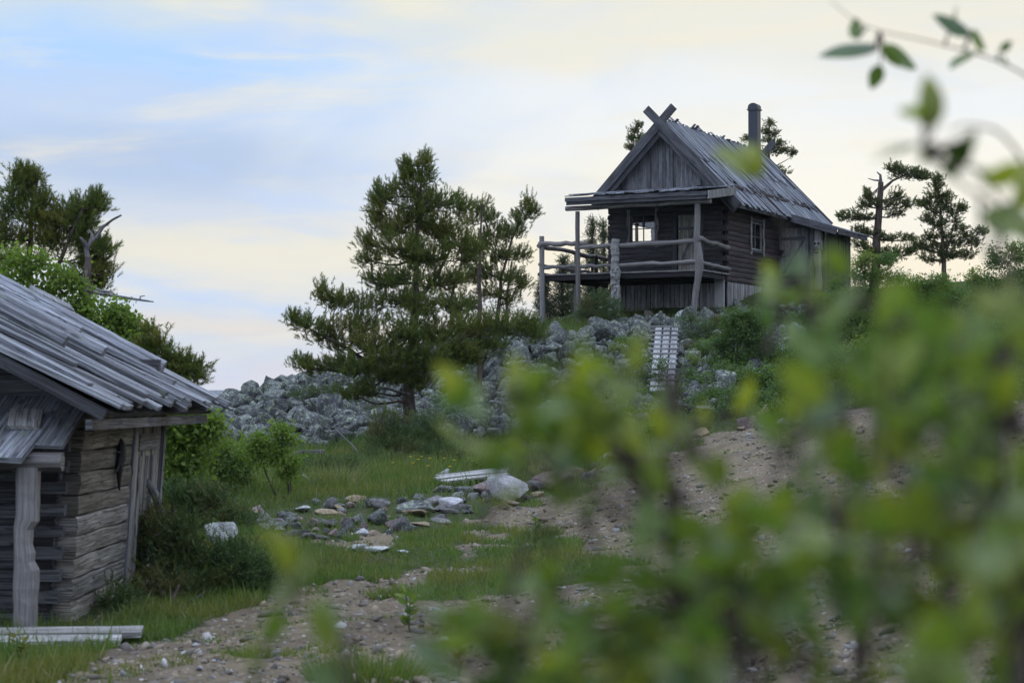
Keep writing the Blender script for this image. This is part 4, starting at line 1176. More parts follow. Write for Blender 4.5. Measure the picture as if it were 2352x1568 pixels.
pos = np.stack([x[rest], y[rest], z[rest]+sz[rest]*.25], 1); d = rs.normal(size=(len(rest), 3))
ms = M['scree'].copy(); ms.name = 'lichened_rock_small'
for nd in ms.node_tree.nodes:
    if nd.type == 'TEX_NOISE': nd.inputs['Scale'].default_value *= 3.2
V, Fc, T = scatter(ROCKS_LO, pos, d, sz[rest]*.85, rs)
link('scree_stones', np_mesh('scree_stones', V, Fc, None, T, ms), label='mass of smaller grey lichened stones filling the scree slope', cat='stones', kind='stuff')
print('scree', len(big), len(rest))
# gravel stones
n = 38000; y = np.exp(rs.uniform(math.log(10), math.log(40), n)); x = rs.uniform(-.30, .34, n)*y; z = hgt(x, y)
g_, s_ = gmask(x, y, z); kp = g_ | (rs.rand(n) < .06); x, y, z = x[kp], y[kp], z[kp]
s = np.clip(np.exp(rs.normal(-4.75, .80, len(x))), .004, .06); s *= (1+.02*y)
V, Fc, T = scatter(PEB, np.stack([x, y, z+s*.15], 1), rs.normal(size=(len(x), 3))*[.4, .4, 1]+[0, 0, 1.], s, rs)
m = newmat('gravel_stone'); sx_ = N('ShaderNodeSeparateXYZ'); L(uvn('tint'), sx_.inputs[0])
c = ramp(sx_.outputs[0], [(0, (.07, .065, .06)), (.45, (.15, .125, .095)), (.7, (.21, .165, .11)), (.93, (.16, .16, .16)), (1, (.34, .32, .30))], 'LINEAR')
out(pbsdf(c, .9)); 
link('gravel_stones', np_mesh('gravel_stones', V, Fc, None, T, m), label='loose gravel stones scattered over the dirt path', cat='gravel', kind='stuff')
print('pebbles', len(x))

# ------------------------------------------------------------------ grass
def blade_t(rs_, wd):
    b = rs_.uniform(.1, .5); w = wd
    V = np.array([[-w, 0, 0], [w, 0, 0], [-w*.7, b*.25, .5], [w*.7, b*.25, .5], [0, b, 1]]); return V, np.array([[0, 1, 3], [0, 3, 2], [2, 3, 4]])
brs = np.random.RandomState(5)
BL = [blade_t(brs, .5) for _ in range(6)]
def vn(x, y, s, o=0):      # cheap value noise
    return .5+.25*(np.sin(x*s+o)*np.cos(y*s*1.31+o*2)+np.sin(x*s*2.17-y*s*1.7+o*3)+.5*np.sin(x*s*4.3+y*s*3.9+o))
def grass(name, n, label, mat, y0, y1, hfun, accept, seed, xl=-.33, xr=.35):
    rs = np.random.RandomState(seed)
    y = np.exp(rs.uniform(math.log(y0), math.log(y1), n)); x = rs.uniform(xl, xr, n)*y
    kp = accept(x, y, rs); x, y = x[kp], y[kp]
    z = hgt(x, y); hh = hfun(x, y)*np.exp(rs.normal(0, .3, len(x)))
    wd = .006*(1+y/22)
    d = rs.normal(size=(len(x), 3))*[.28, .28, 0]+[0, 0, 1]
    V, Fc, T = scatter(BL, np.stack([x, y, z-.01], 1), d, np.stack([wd, hh, hh], 1), rs, np.clip(vn(x, y, 1.1, 2)+rs.normal(0, .15, len(x)), 0, 1))
    link(name, np_mesh(name, V, Fc, None, T, M[mat]), label=label, cat='grass', kind='stuff'); print(name, len(x))
def acc(x, y, rs):
    z = hgt(x, y); g, s = gmask(x, y, z); px, py = proj(x, y, z)
    shed = (x < -3.1) & (y > 13.6) & (y < 19.5) & (rs.rand(len(x)) < np.where(y > 15.4, 1, .7))
    rub = inpoly(px, py, RUB) & (rs.rand(len(x)) < .80)
    tuft = (vn(x, y, 2.2, 1) > .72) & (rs.rand(len(x)) < .6)
    return ~rub & (~g | tuft) & (~s | (rs.rand(len(x)) < .03)) & ~shed
def hf(x, y):
    base = .045+.06*vn(x, y, .9)
    px, py = proj(x, y, hgt(x, y)); mead = sstep(27, 30, y)*(px < 1500); g, _ = gmask(x, y)
    base = base+mead*.10+.02*((x < -1.5) & (y < 27))
    return base*np.where(g, .42, 1)
grass('grass', 420000, 'short green grass growing around the path and rubble', 'grass', 10.3, 62, hf, acc, 31)
grass('dry_grass', 9000, 'thin dry straw blades mixed in the meadow grass', 'drygrass', 11, 50, lambda x, y: hf(x, y)*1.35, acc, 33)
def tuft_at(name, label, px, py, n, r, h, mat, seed, cat='grass tuft', group=None, Y=None):
    c = G(px, py); rs = np.random.RandomState(seed)
    a = rs.uniform(0, 6.28, n); q = r*np.sqrt(rs.rand(n)); x = q*np.cos(a); y = q*np.sin(a)
    d = np.stack([x/r*.75, y/r*.75, np.ones(n)], 1)+rs.normal(0, .13, (n, 3)); hh = h*rs.uniform(.5, 1.1, n)
    V, Fc, T = scatter(BL, np.stack([x, y, np.zeros(n)], 1), d, np.stack([np.full(n, .009), hh, hh], 1), rs)
    return link(name, np_mesh(name, V, Fc, None, T, M[mat]), None, (c.x, c.y, c.z-.01), label=label, cat=cat, group=group)
tuft_at('grass_tuft', 'tall dense clump of grass on the gravel behind the willow leaves', 1660, 1460, 900, .16, .60, 'drygrass', 1)
tuft_at('grass_tuft', 'green grass clump on the path edge right of the grassy strip', 1250, 1235, 420, .17, .20, 'grass', 2)
tuft_at('grass_tuft', 'straw coloured tuft in the meadow right of the rowan saplings', 770, 1115, 260, .35, .55, 'drygrass', 3)
tuft_at('grass_tuft', 'small round grass clump alone in the middle of the path', 560, 1510, 320, .17, .09, 'grass', 4)
tuft_at('grass_tuft', 'low grass clump on the bare track near the strip of grass', 910, 1372, 420, .22, .12, 'grass', 5)
tuft_at('grass_tuft', 'broad grass clump at the bottom edge of the photo', 840, 1562, 700, .35, .20, 'grass', 6)
# ------------------------------------------------------------------ ground cover on the slopes
rs = np.random.RandomState(55); n = 26000
y = rs.uniform(28, 64, n); x = rs.uniform(-.3, .36, n)*y; z = hgt(x, y); px, py = proj(x, y, z); g, s = gmask(x, y, z)
cv = vn(x, y, .8, 4) > .45
area = ((px > 1720) | ((py < 1080) & (px < 1500) & ~s) | (s & (px > 1180) & (vn(x, y, 1.3, 7) > np.where(px > 1560, .48, .66)))) & ~g
kp = area & cv & ~((px > 1400) & (px < 1960) & (y > 57.5)); x, y, z = x[kp], y[kp], z[kp]; px = px[kp]
for nm, lb, sty, sel, up in (('leafy_ground_cover', 'low leafy shrubs and herbs covering the slope right of the hut', 'willow', px > 1700, .12), ('heath', 'low dark heath twigs between the scree and the meadow', 'juniper', px <= 1700, .06)):
    p = np.stack([x[sel], y[sel], z[sel]+rs.uniform(0, 1, sel.sum())*up*2], 1)
    V, Fc, T = scatter(STY[sty]['t'], p, rs.normal(size=(len(p), 3))*.5+[0, 0, 1], rs.uniform(.8, 1.6, len(p)), rs, np.clip(vn(p[:, 0], p[:, 1], 1.7, 5), 0, 1)*.6)
    link(nm, np_mesh(nm, V, Fc, None, T, M[STY[sty]['mat']]), label=lb, cat='ground cover', kind='stuff'); print(nm, len(p))

# ------------------------------------------------------------------ trees
def B(Y, *l): return [(a, b, c, d, Y+(e if e else 0)) for (a, b, c, d, e) in [(q+(0,))[:5] for q in l]]
plant('pine_tree', 'large spreading pine with dark layered branches growing at the foot of the scree', 'pine',
 [([(942,972,42),(938,900,42),(945,800,42),(955,700,42),(956,600,42),(964,480,42),(973,356,42)], .165, .015), ([(944,860,42),(1010,800,42.3),(1080,770,42.6),(1180,765,42.8)], .07, .02), ([(944,880,42),(870,850,41.6),(800,800,41.2),(700,750,41)], .075, .015), ([(948,700,42),(1000,640,42.5),(1040,560,42.6)], .07, .02)],
 B(42, (973,372,8,20),(972,405,20,20),(936,405,12,22),(935,385,6,10),(960,440,42,26),(890,450,34,28),(866,458,16,30),(1018,462,42,24),(1058,476,28,18,.6),(865,490,24,24),(960,490,55,30),(900,520,58,32),(1000,520,62,32,.5),(845,560,26,24),(920,570,62,32,-.5),(850,600,28,20),(1045,555,55,30,.5),(985,590,66,32),(1080,590,40,26,.7),
  (868,640,42,20),(930,640,52,24,-.6),(1010,650,62,26,.4),(905,690,50,26,.3),(975,700,56,28,-.8),(1050,700,46,24,.5),(840,700,46,20,-.4),(790,688,32,16,-.4),(742,672,9,22,-.6),(765,700,30,14,-.5),(840,740,58,24,-.6),(770,748,44,16,-.8),(710,745,36,14,-1),(676,738,14,8,-1),(740,775,40,15,-.8),(790,790,50,18,-.7),(860,790,60,28,-1),
  (930,760,66,34,-1.2),(1010,760,66,32,-.8),(1080,750,58,26,-.2),(1140,745,52,26,.2),(1190,752,40,22,.4),(1228,770,20,14,.4),(900,820,66,30,-1.3),(980,820,66,30,-1.2),(1060,800,60,24,-.6),(1130,795,50,20,0),(690,838,26,9,-.8),(725,848,36,13,-.9),(770,835,40,18,-1),(820,845,50,22,-1.2),(870,870,52,24,-1.2),(960,880,26,32,-.9),(930,860,52,22,-1),(1030,835,46,16,-.6),(800,905,36,12,-1.2),(850,900,30,14,-.8),(1085,830,36,12,-.3)),
 'pine', 1, dens=1.0, bare=[([(940,905,41.9),(915,900,41.7),(890,893,41.5),(878,890,41.4)], .035, .01)])
plant('pine_tree', 'paler pine with several thin trunks behind the right side of the large pine', 'pine',
 [([(1098,772,50),(1100,640,50),(1106,470,50)], .09, .015), ([(1140,760,50.5),(1150,640,50.5),(1205,470,50.5)], .07, .012), ([(1040,765,51),(1035,690,51),(1060,600,51)], .06, .02), ([(1165,755,52),(1163,690,52),(1175,600,52)], .05, .02)],
 B(50.5, (1106,472,20,22),(1112,500,30,22),(1075,510,26,20),(1208,468,10,20),(1222,490,10,12),(1198,500,22,20),(1175,530,34,22),(1135,540,36,24),(1095,560,36,28),(1150,585,42,24),(1200,590,20,16),(1110,620,46,26),(1165,640,42,22),(1198,655,18,12),(1070,645,32,22),(1130,675,42,18),(1060,690,26,16),(1085,705,22,10),(1180,690,26,12)),
 'pine', 2, dens=.85)
plant('pine_tree', 'tall pine with a dead forked branch rising behind the left shed', 'pine',
 [([(60,1200,31),(62,900,31),(66,600,31),(75,405,31)], .14, .012), ([(190,1190,30),(195,800,30),(200,640,30),(203,590,30)], .085, .05), ([(66,800,31),(120,640,30.6),(190,480,30.4)], .07, .015)],
 B(30.6, (48,412,10,16),(75,418,8,14),(45,445,32,20),(95,465,14,10),(20,480,36,30),(70,490,40,26),(105,505,26,16),(-20,540,50,40),(40,545,50,28),(90,550,46,24),(140,500,24,18),(178,480,24,18),(212,480,12,22),(225,470,5,12),(150,525,40,20),(195,520,28,18),(130,575,46,20),(180,560,26,16),(10,600,46,26),(220,578,20,10),(212,600,22,12),(240,625,22,8),(225,640,28,9),(200,620,26,16),(215,660,22,8),(-40,640,60,50),(230,575,16,6)),
 'pine', 3, dens=.95, bare=[([(203,600,30),(198,572,30),(210,553,30),(222,545,30),(236,522,30),(258,505,30),(279,494,30)], .042, .014), ([(200,566,30),(190,552,30),(184,545,30)], .04, .012), ([(208,555,30),(213,540,30),(204,528,30)], .035, .012),
  ([(200,665,29.5),(240,676,29.5),(290,684,29.5),(330,690,29.5),(353,693,29.5)], .032, .010), ([(322,689,29.5),(322,681,29.5),(333,679,29.5)], .014, .007), ([(195,652,29.5),(232,668,29.5),(258,672,29.5),(270,680,29.5)], .022, .01)])
plant('young_pine', 'young pine tips poking up over the eave of the left shed', 'pine',
 [([(372,1130,25),(372,950,25),(350,770,25)], .05, .01), ([(372,1000,25),(415,900,25),(437,850,25)], .03, .008)],
 B(25, (347,785,14,16),(352,805,16,12),(385,822,16,16),(400,838,16,12),(430,850,10,14),(445,862,9,10),(380,860,22,18),(420,880,20,12)), 'pine', 4, dens=.8, tsc=.85)
plant('birch_tree', 'bright green birch behind the left shed', 'birch',
 [([(160,1190,27),(170,900,27),(185,740,27),(200,620,27)], .06, .01), ([(165,950,27),(100,760,27),(50,600,27)], .04, .008), ([(170,900,27),(230,800,27),(285,720,27)], .035, .008)],
 B(27, (25,598,40,24),(75,600,38,26),(130,630,40,26),(40,640,46,28),(95,665,48,28),(165,650,28,22),(160,690,44,26),(210,705,24,16),(215,745,40,24),(255,712,18,10),(280,730,16,10),(270,755,28,18),(298,745,8,6),(250,790,32,18),(180,740,42,26),(100,720,50,24),(30,700,50,30),(310,785,12,12),(285,790,26,14),(320,765,8,8)),
 'birch', 5, dens=1.15, barkm='birch_bark')
plant('birch_bush', 'green birch bush directly right of the shed door', 'birch',
 [([(395,1165,24),(400,1050,24),(410,945,24)], .025, .006), ([(400,1160,24),(440,1040,24),(470,960,24)], .02, .006), ([(410,1165,24.3),(380,1080,24.3),(380,980,24.3)], .02, .006)],
 B(24, (395,945,26,16),(420,955,36,18),(455,968,32,14),(490,975,20,8),(400,985,36,24),(440,1005,36,20),(385,1025,26,26),(425,1050,36,24),(395,1090,34,26),(440,1100,34,20),(370,1130,22,26)),
 'birch', 6, dens=1.6, barkm='twig')
plant('willow_bush', 'dense dark green bush between the birch bush and the rowan saplings', 'bush',
 [([(500,1150,30),(500,1080,30),(490,1010,30)], .02, .006), ([(520,1150,30),(560,1080,30),(590,1040,30)], .02, .006), ([(480,1150,30),(450,1100,30),(440,1060,30)], .02, .006)],
 B(30, (470,1020,40,20),(520,1030,44,20),(560,1050,36,22),(480,1060,44,24),(530,1080,50,26),(450,1100,40,24),(500,1120,50,22),(565,1100,34,22),(430,1140,34,16),(540,1140,40,14)),
 'willow', 7, dens=1.6, barkm='twig')
plant('rowan_sapling', 'young rowan sapling with yellow green top and thin bare stems in the meadow', 'sapling',
 [([(668,1138,29),(660,1090,29),(648,1050,29),(650,990,29)], .02, .005), ([(634,1138,29),(612,1090,29),(600,1050,29),(585,1010,29)], .016, .005), ([(668,1138,29),(668,1080,29),(670,1020,29)], .013, .005)],
 B(29, (645,985,24,12),(655,1005,24,14),(600,1010,24,14),(575,1030,24,14),(625,1030,32,14),(645,1050,30,14),(600,1050,30,14),(668,1060,18,10),(660,1085,16,8)),
 'birch', 8, dens=1.0, barkm='twig', tsc=.8)
def juniper(label, Y, blobs, seed, base, group='junipers', dens=1.2, tsc=1.0, sty='juniper'):
    stems = [([(base[0], base[1], Y), (b[0]*.6+base[0]*.4, b[1]*.5+base[1]*.5, Y), (b[0], b[1], Y)], .018, .006) for b in blobs[::3]]
    wl = 'hillside' in (group or '') or 'below the hut' in (group or ''); kk_ = 1.25 if wl else 1.0
    blobs = [(b[0], b[1]-(6 if wl else 0), b[2]*kk_, b[3]*kk_, min(Y, G(b[0], b[1]+b[3]*.5).y-(.7 if wl else .25))-Y) for b in blobs]
    base = (base[0], base[1]); gb = G(*base); Yb_ = min(Y, gb.y)
    stems = [([(base[0], base[1], Yb_), (b[0]*.6+base[0]*.4, b[1]*.5+base[1]*.5, Y+b[4]*.7), (b[0], b[1], Y+b[4])], .018, .006) for b in blobs[::3]]
    return plant('juniper' if sty == 'juniper' else 'leafy_bush', label, 'juniper' if sty == 'juniper' else 'bush', stems, B(Y, *blobs), sty, seed, group=group, dens=dens, barkm='twig', tsc=tsc)
juniper('large dark green juniper hiding the foot of the tan shed wall', 18.2, [(300,1240,26,24),(340,1205,24,26),(360,1240,44,30),(420,1220,30,20),(430,1255,44,30),(310,1290,46,30),(390,1300,60,34),(470,1290,50,30),(530,1270,36,24),(560,1300,40,26),(600,1310,26,18),(290,1345,40,26),(360,1355,56,28),(440,1345,56,28),(520,1340,48,24),(270,1380,26,14),(585,1345,24,14)], 11, (400, 1395), dens=1.5)
juniper('low brownish juniper behind the speckled boulder', 24.5, [(385,1185,30,16),(430,1175,36,18),(480,1170,40,18),(530,1180,34,20),(450,1205,46,18),(560,1205,22,20),(400,1215,30,14)], 12, (470, 1228))
juniper('wide dark juniper in the meadow under the large pine', 38, [(870,990,30,18),(920,985,36,20),(970,995,40,22),(1020,1005,36,20),(880,1025,40,22),(940,1030,50,24),(1000,1040,46,22),(1050,1050,34,14),(900,1060,44,14),(850,1050,24,14),(900,960,40,16),(980,965,36,16)], 13, (950, 1075), dens=1.9)
juniper('brownish juniper on the scree right of the large pine', 46, [(1230,890,30,18),(1265,900,34,20),(1300,925,34,20),(1240,925,34,18),(1200,915,22,14),(1330,950,26,14)], 14, (1260, 950))
juniper('low juniper sprawling over the scree left of the large pine trunk', 47.5, [(690,905,30,9),(725,900,30,10),(760,902,24,9),(860,940,26,16),(820,950,30,14)], 15, (740, 925), dens=1.0)
juniper('dark rounded juniper between the porch posts', 57.2, [(1345,700,20,20),(1375,685,26,20),(1405,700,24,20),(1360,722,28,16),(1395,728,28,14),(1335,725,14,12),(1415,722,12,14)], 16, (1380, 742), dens=1.6)
juniper('brown green juniper at the crest left of the porch', 55.5, [(1180,720,36,12),(1215,735,34,14),(1150,715,24,12),(1250,745,18,8),(1205,762,30,10)], 17, (1200, 775))
juniper('rounded juniper at the top right corner of the plank ramp', 53.2, [(1585,735,22,14),(1610,750,30,18),(1590,775,30,20),(1630,770,22,18),(1585,800,20,12),(1650,735,18,9)], 18, (1600, 810), dens=1.5)
juniper('leafy green birch bush in the scree right of the ramp', 48.5, [(1680,735,26,12),(1715,725,30,14),(1750,740,34,18),(1690,765,40,22),(1740,785,40,26),(1660,800,28,22),(1700,825,44,28),(1770,820,36,28),(1665,860,34,26),(1720,880,44,28),(1780,870,36,26),(1690,915,40,20),(1750,925,40,16),(1640,840,18,18)], 19, (1710, 950), 'leafy bushes below the hut', 1.7, .95, 'birch_dark')
juniper('sparse birch bush growing over the lower left of the ramp', 45.5, [(1470,835,26,18),(1440,865,26,18),(1490,870,32,22),(1520,850,16,20),(1450,905,30,22),(1500,915,34,22),(1545,905,26,24),(1475,950,36,18),(1540,955,40,22),(1590,975,34,16),(1580,860,12,20),(1500,985,46,14)], 20, (1510, 1000), 'leafy bushes below the hut', .8, .9, 'birch_dark')
juniper('low green birch scrub spreading over the stones right of the ramp foot', 46.5, [(1600,880,26,18),(1635,915,36,20),(1660,950,36,16),(1800,900,36,22),(1820,850,34,20),(1780,945,36,14),(1840,910,26,18),(1850,800,34,22),(1600,930,30,18)], 61, (1690, 965), 'leafy bushes below the hut', 1.6, .95, 'birch_dark')
juniper('dark leafy bush among boulders right below the porch post', 54.5, [(1640,755,26,12),(1665,745,26,12),(1620,800,24,16),(1590,830,20,14),(1640,790,24,14)], 62, (1630, 830), 'leafy bushes below the hut', 1.5, .9, 'willow')
juniper('small bush growing between boulders left of the ramp top', 52, [(1440,790,20,12),(1465,800,18,12),(1420,805,16,10)], 63, (1440, 820), 'leafy bushes below the hut', 1.5, .9, 'willow')
juniper('light green bush between the annex and the ramp bushes', 56, [(1830,735,34,12),(1870,715,30,14),(1900,700,28,12),(1860,745,40,14),(1790,735,26,10)], 21, (1850, 765), 'leafy bushes below the hut', 1.5, .9, 'birch_dark')
juniper('tall leafy willow at the right corner of the annex', 57, [(1975,610,16,14),(1990,600,20,18),(2040,600,20,16),(1975,640,24,18),(2015,635,34,20),(2060,640,28,18),(1990,675,36,20),(2050,680,40,22)], 22, (2010, 705), 'willows on the right hillside', 1.7, 1, 'willow')
juniper('feathery light bush low on the right slope', 51, [(1920,745,36,18),(1975,730,36,18),(1960,780,40,22),(2010,800,40,26),(2030,760,36,20),(1975,830,30,16),(2060,820,26,16),(1900,770,24,14)], 23, (1980, 850), 'willows on the right hillside', 1.7, 1.1, 'willow')
juniper('broad willow below the two right pines', 54, [(2110,660,34,20),(2160,650,34,16),(2130,700,44,24),(2190,690,44,24),(2100,745,44,28),(2170,750,48,28),(2080,710,30,20),(2140,800,44,26)], 24, (2130, 840), 'willows on the right hillside', 1.7, 1.1, 'willow')
juniper('willow with thin upright shoots at the far right edge', 50, [(2260,655,40,20),(2310,650,36,20),(2290,605,26,20),(2325,575,12,24),(2345,590,20,26),(2280,590,9,20),(2240,640,20,14),(2350,640,36,24),(2260,700,50,28),(2330,710,44,32),(2270,760,50,30),(2340,780,40,36)], 25, (2300, 830), 'willows on the right hillside', 1.6, 1.0, 'willow')
juniper('low brownish heath bush between the fallen log and the rowan sapling', 33, [(700,1075,24,9),(735,1070,26,10),(770,1065,26,10),(810,1068,26,10),(760,1085,30,8)], 64, (750, 1095), dens=1.5)
juniper('small dark juniper left of the speckled boulder behind the shed door', 21.5, [(440,1150,26,14),(470,1140,20,12),(410,1140,20,16),(500,1150,20,10)], 65, (445, 1180), dens=1.4)
juniper('low green willow scrub in the meadow behind the fallen planks', 36, [(1090,1065,30,12),(1130,1055,34,14),(1180,1050,36,16),(1230,1045,34,14),(1150,1075,30,8)], 66, (1150, 1085), 'leafy bushes at the meadow edge', 1.5, .9, 'willow')
for q_, (bx, by, lb_) in enumerate([(1925, 700, 'leafy willow just below the right corner of the annex'), (1960, 860, 'willow at the lower end of the right slope above the gravel'), (2240, 830, 'willow low on the slope near the right edge, above the gravel'), (2090, 860, 'small willow between the two low willows on the right slope'), (1890, 830, 'willow clump beside the birch scrub at the ramp foot')]):
    rq = random.Random(q_+90)
    juniper(lb_, 60, [(bx+rq.uniform(-45, 45), by-rq.uniform(0, 45), rq.uniform(20, 34), rq.uniform(14, 24)) for _ in range(8)], 70+q_, (bx, by+20), 'willows on the right hillside', 1.4, 1, 'willow')
# spruces and pines behind the hut
def spruce(label, ax, top, bot, Y, hw, seed):
    bl = []; n = 7
    for i in range(n):
        t = i/(n-1); yy = top+(bot-top)*(.08+.85*t); w = hw*(.15+.9*t)
        bl.append((ax+random.Random(seed*9+i).uniform(-3, 3), yy, w, (bot-top)/n*.55))
    plant('spruce_tree', label, 'spruce', [([(ax, bot+60, Y), (ax, (top+bot)/2, Y), (ax, top-4, Y)], .09, .01)], B(Y, *bl), 'spruce', seed, group='spruces behind the porch', dens=3.5, tsc=.9)
spruce('short spruce beside the outermost left porch post', 1250, 640, 740, 70, 24, 31)
spruce('bushy spruce in the gap between the outer porch posts', 1292, 590, 735, 70, 36, 32)
spruce('slender spruce whose tip shows left of the hut wall above the top rail', 1360, 500, 720, 72, 26, 33)
spruce('spruce partly hidden by the left corner of the hut wall', 1386, 508, 715, 74, 22, 34)
spruce('thin spruce behind the inner porch post', 1322, 605, 720, 76, 18, 35)
plant('pine_tree', 'thin pine tip showing over the left slope of the hut roof', 'pine', [([(1462,760,82),(1462,500,82),(1465,282,82)], .12, .012)],
 B(82, (1466,288,7,9),(1455,300,9,7),(1449,318,9,8),(1468,315,9,8),(1458,335,14,8),(1446,342,8,5),(1472,340,10,8),(1462,375,22,12),(1462,420,30,15)), 'farpine', 41, dens=1.1, tsc=.8)
plant('pine_tree', 'ragged pine crown behind the metal chimney of the hut', 'pine', [([(1765,720,86),(1768,500,86),(1768,282,86)], .16, .02)],
 B(86, (1768,286,12,7),(1757,300,14,7),(1775,308,12,6),(1765,325,22,8),(1792,330,20,8),(1806,346,20,7),(1780,348,26,7),(1822,352,8,4),(1750,352,16,7),(1716,318,8,6),(1770,395,50,14)), 'farpine', 42, dens=1.1, tsc=.85)
plant('pine_tree', 'old pine with a broken dead top and thick trunk right of the annex', 'pine',
 [([(2008,690,74),(2012,600,74),(2018,500,74),(2023,418,74)], .20, .10), ([(2022,440,74),(2050,415,74),(2085,400,74)], .07, .02)],
 B(74, (2050,385,14,7),(2070,388,20,9),(2095,396,20,8),(2112,408,16,7),(2075,405,26,7),(2126,404,8,5),(1990,448,14,12),(1982,470,12,12),(2005,468,16,12),(2062,450,18,12),(2045,470,18,10),(2085,470,14,8),(1962,498,18,9),(1938,498,14,8),(1990,500,20,8),(2060,490,26,8),(2005,535,24,8),(1975,530,20,9),(2045,545,26,10),(2085,550,16,9),(1965,560,22,10),(2000,575,34,12),(2060,580,34,12),(2095,575,14,9),(2030,600,40,10)),
 'farpine', 43, dens=1.0, bare=[([(2023,420,74),(2022,402,74),(2014,395,74)], .07, .02), ([(2022,415,74),(2008,414,74),(1994,410,74)], .04, .015), ([(2020,430,74),(2008,440,74),(1996,452,74)], .03, .015), ([(2018,470,74),(1995,468,74)], .03, .02)])
plant('pine_tree', 'conical open pine, the rightmost tree against the bright sky', 'pine',
 [([(2170,700,71),(2168,600,71),(2163,520,71),(2155,405,71)], .12, .012), ([(2168,600,71),(2185,540,71),(2195,500,71)], .05, .015)],
 B(71, (2154,412,6,10),(2154,430,12,10),(2148,448,18,10),(2170,452,12,9),(2140,465,22,8),(2118,470,10,5),(2172,470,18,8),(2145,485,24,9),(2190,486,20,9),(2205,478,8,6),(2125,505,18,7),(2180,505,26,9),(2150,520,26,9),(2205,525,20,7),(2225,542,24,7),(2255,532,12,6),(2170,545,34,9),(2125,545,22,8),(2195,560,34,9),(2145,570,34,10),(2235,560,18,7),(2110,565,16,7),(2185,585,40,10),(2225,585,22,8),(2140,595,34,9)),
 'farpine', 44, dens=1.0)
# ------------------------------------------------------------------ small plants
def flowers():
    rs = random.Random(9)
    for k, (px, py) in enumerate([(940,1075),(958,1080),(966,1068),(985,1085),(1018,1070),(1040,1083),(946,1098),(900,1082),(1030,1100),(980,1100)]):
        g = G(px, py+14); R = empty('buttercup', g, label='small yellow flower in the meadow below the wide dark juniper', cat='flower', group='yellow meadow flowers')
        h = rs.uniform(.22, .34); q = MB(); q.sweep([(0, 0, -.02), (.01, 0, h*.6), (.02, 0, h)], circ(.004, 4)); q.build('stalk', M['grass'], R)
        q = MB()
        for i in range(5):
            a = i*1.257; q.plate([(-.012, .004), (.012, .004), (.016, .03), (-.016, .03)], (.02, 0, h), (math.cos(a), math.sin(a), 0), (-math.sin(a)*.8, math.cos(a)*.8, .5), .002)
        q.build('petals', M['flower'], R)
flowers()
def log_(name, label, pts, r0, r1, mat, cat):
    w = [G(a, b)+Vector((0, 0, r0*.7+dz)) for a, b, dz in pts]; o = w[0].copy()
    q = MB(); q.sweep([p-o for p in w], circ(1, 8), scales=[r0+(r1-r0)*i/(len(w)-1) for i in range(len(w))], smooth=True, jit=.01)
    ob = q.build(name, M[mat], None, label=label, cat=cat); ob.location = o
log_('fallen_log', 'brown fallen log lying in the grass under the scree', [(745,1052,.02),(690,1056,.05),(650,1062,0)], .09, .05, 'hut_log', 'log')
log_('dead_branch', 'thin grey dead branch bent above the grass by the fallen log', [(832,1052,.0),(805,1048,.25),(770,1040,.45)], .022, .01, 'rail', 'branch')
log_('dead_branch', 'pale dead twig heap beside the rowan sapling', [(640,1108,.05),(680,1100,.12),(720,1112,.02)], .02, .012, 'rail', 'branch')
log_('dead_branch', 'bare pale twig standing before the bush at the ramp foot', [(1522,1000,.0),(1528,1000,.55),(1534,1000,.95)], .02, .006, 'rail', 'branch')
# weeds with broad leaves on the foreground gravel
def weed(label, px, py, h, nl, mat, seed, ll=.09):
    rr = random.Random(seed); rs = np.random.RandomState(seed); g = G(px, py); R = empty('weed', g, label=label, cat='weed')
    q = MB(); pos, dr = [], []
    for s in range(3):
        a = rr.uniform(0, 6.28); t = Vector((math.cos(a)*.12*h, math.sin(a)*.12*h, h*rr.uniform(.7, 1))); q.sweep([(0, 0, -.03), tuple(t*.5), tuple(t)], circ(.004, 5))
        for i in range(nl):
            f = (i+1)/nl; pos.append(tuple(t*f)); b = rr.uniform(0, 6.28); dr.append((math.cos(b), math.sin(b), rr.uniform(.2, 1)))
    q.build('stalk', M['grass' if mat != 'redleaf' else 'redleaf'], R)
    V, Fc, T = scatter(NEARLEAF, np.array(pos), np.array(dr), np.full(len(pos), ll), rs); link('leaves', np_mesh('leaves', V, Fc, None, T, M[mat], True), R)
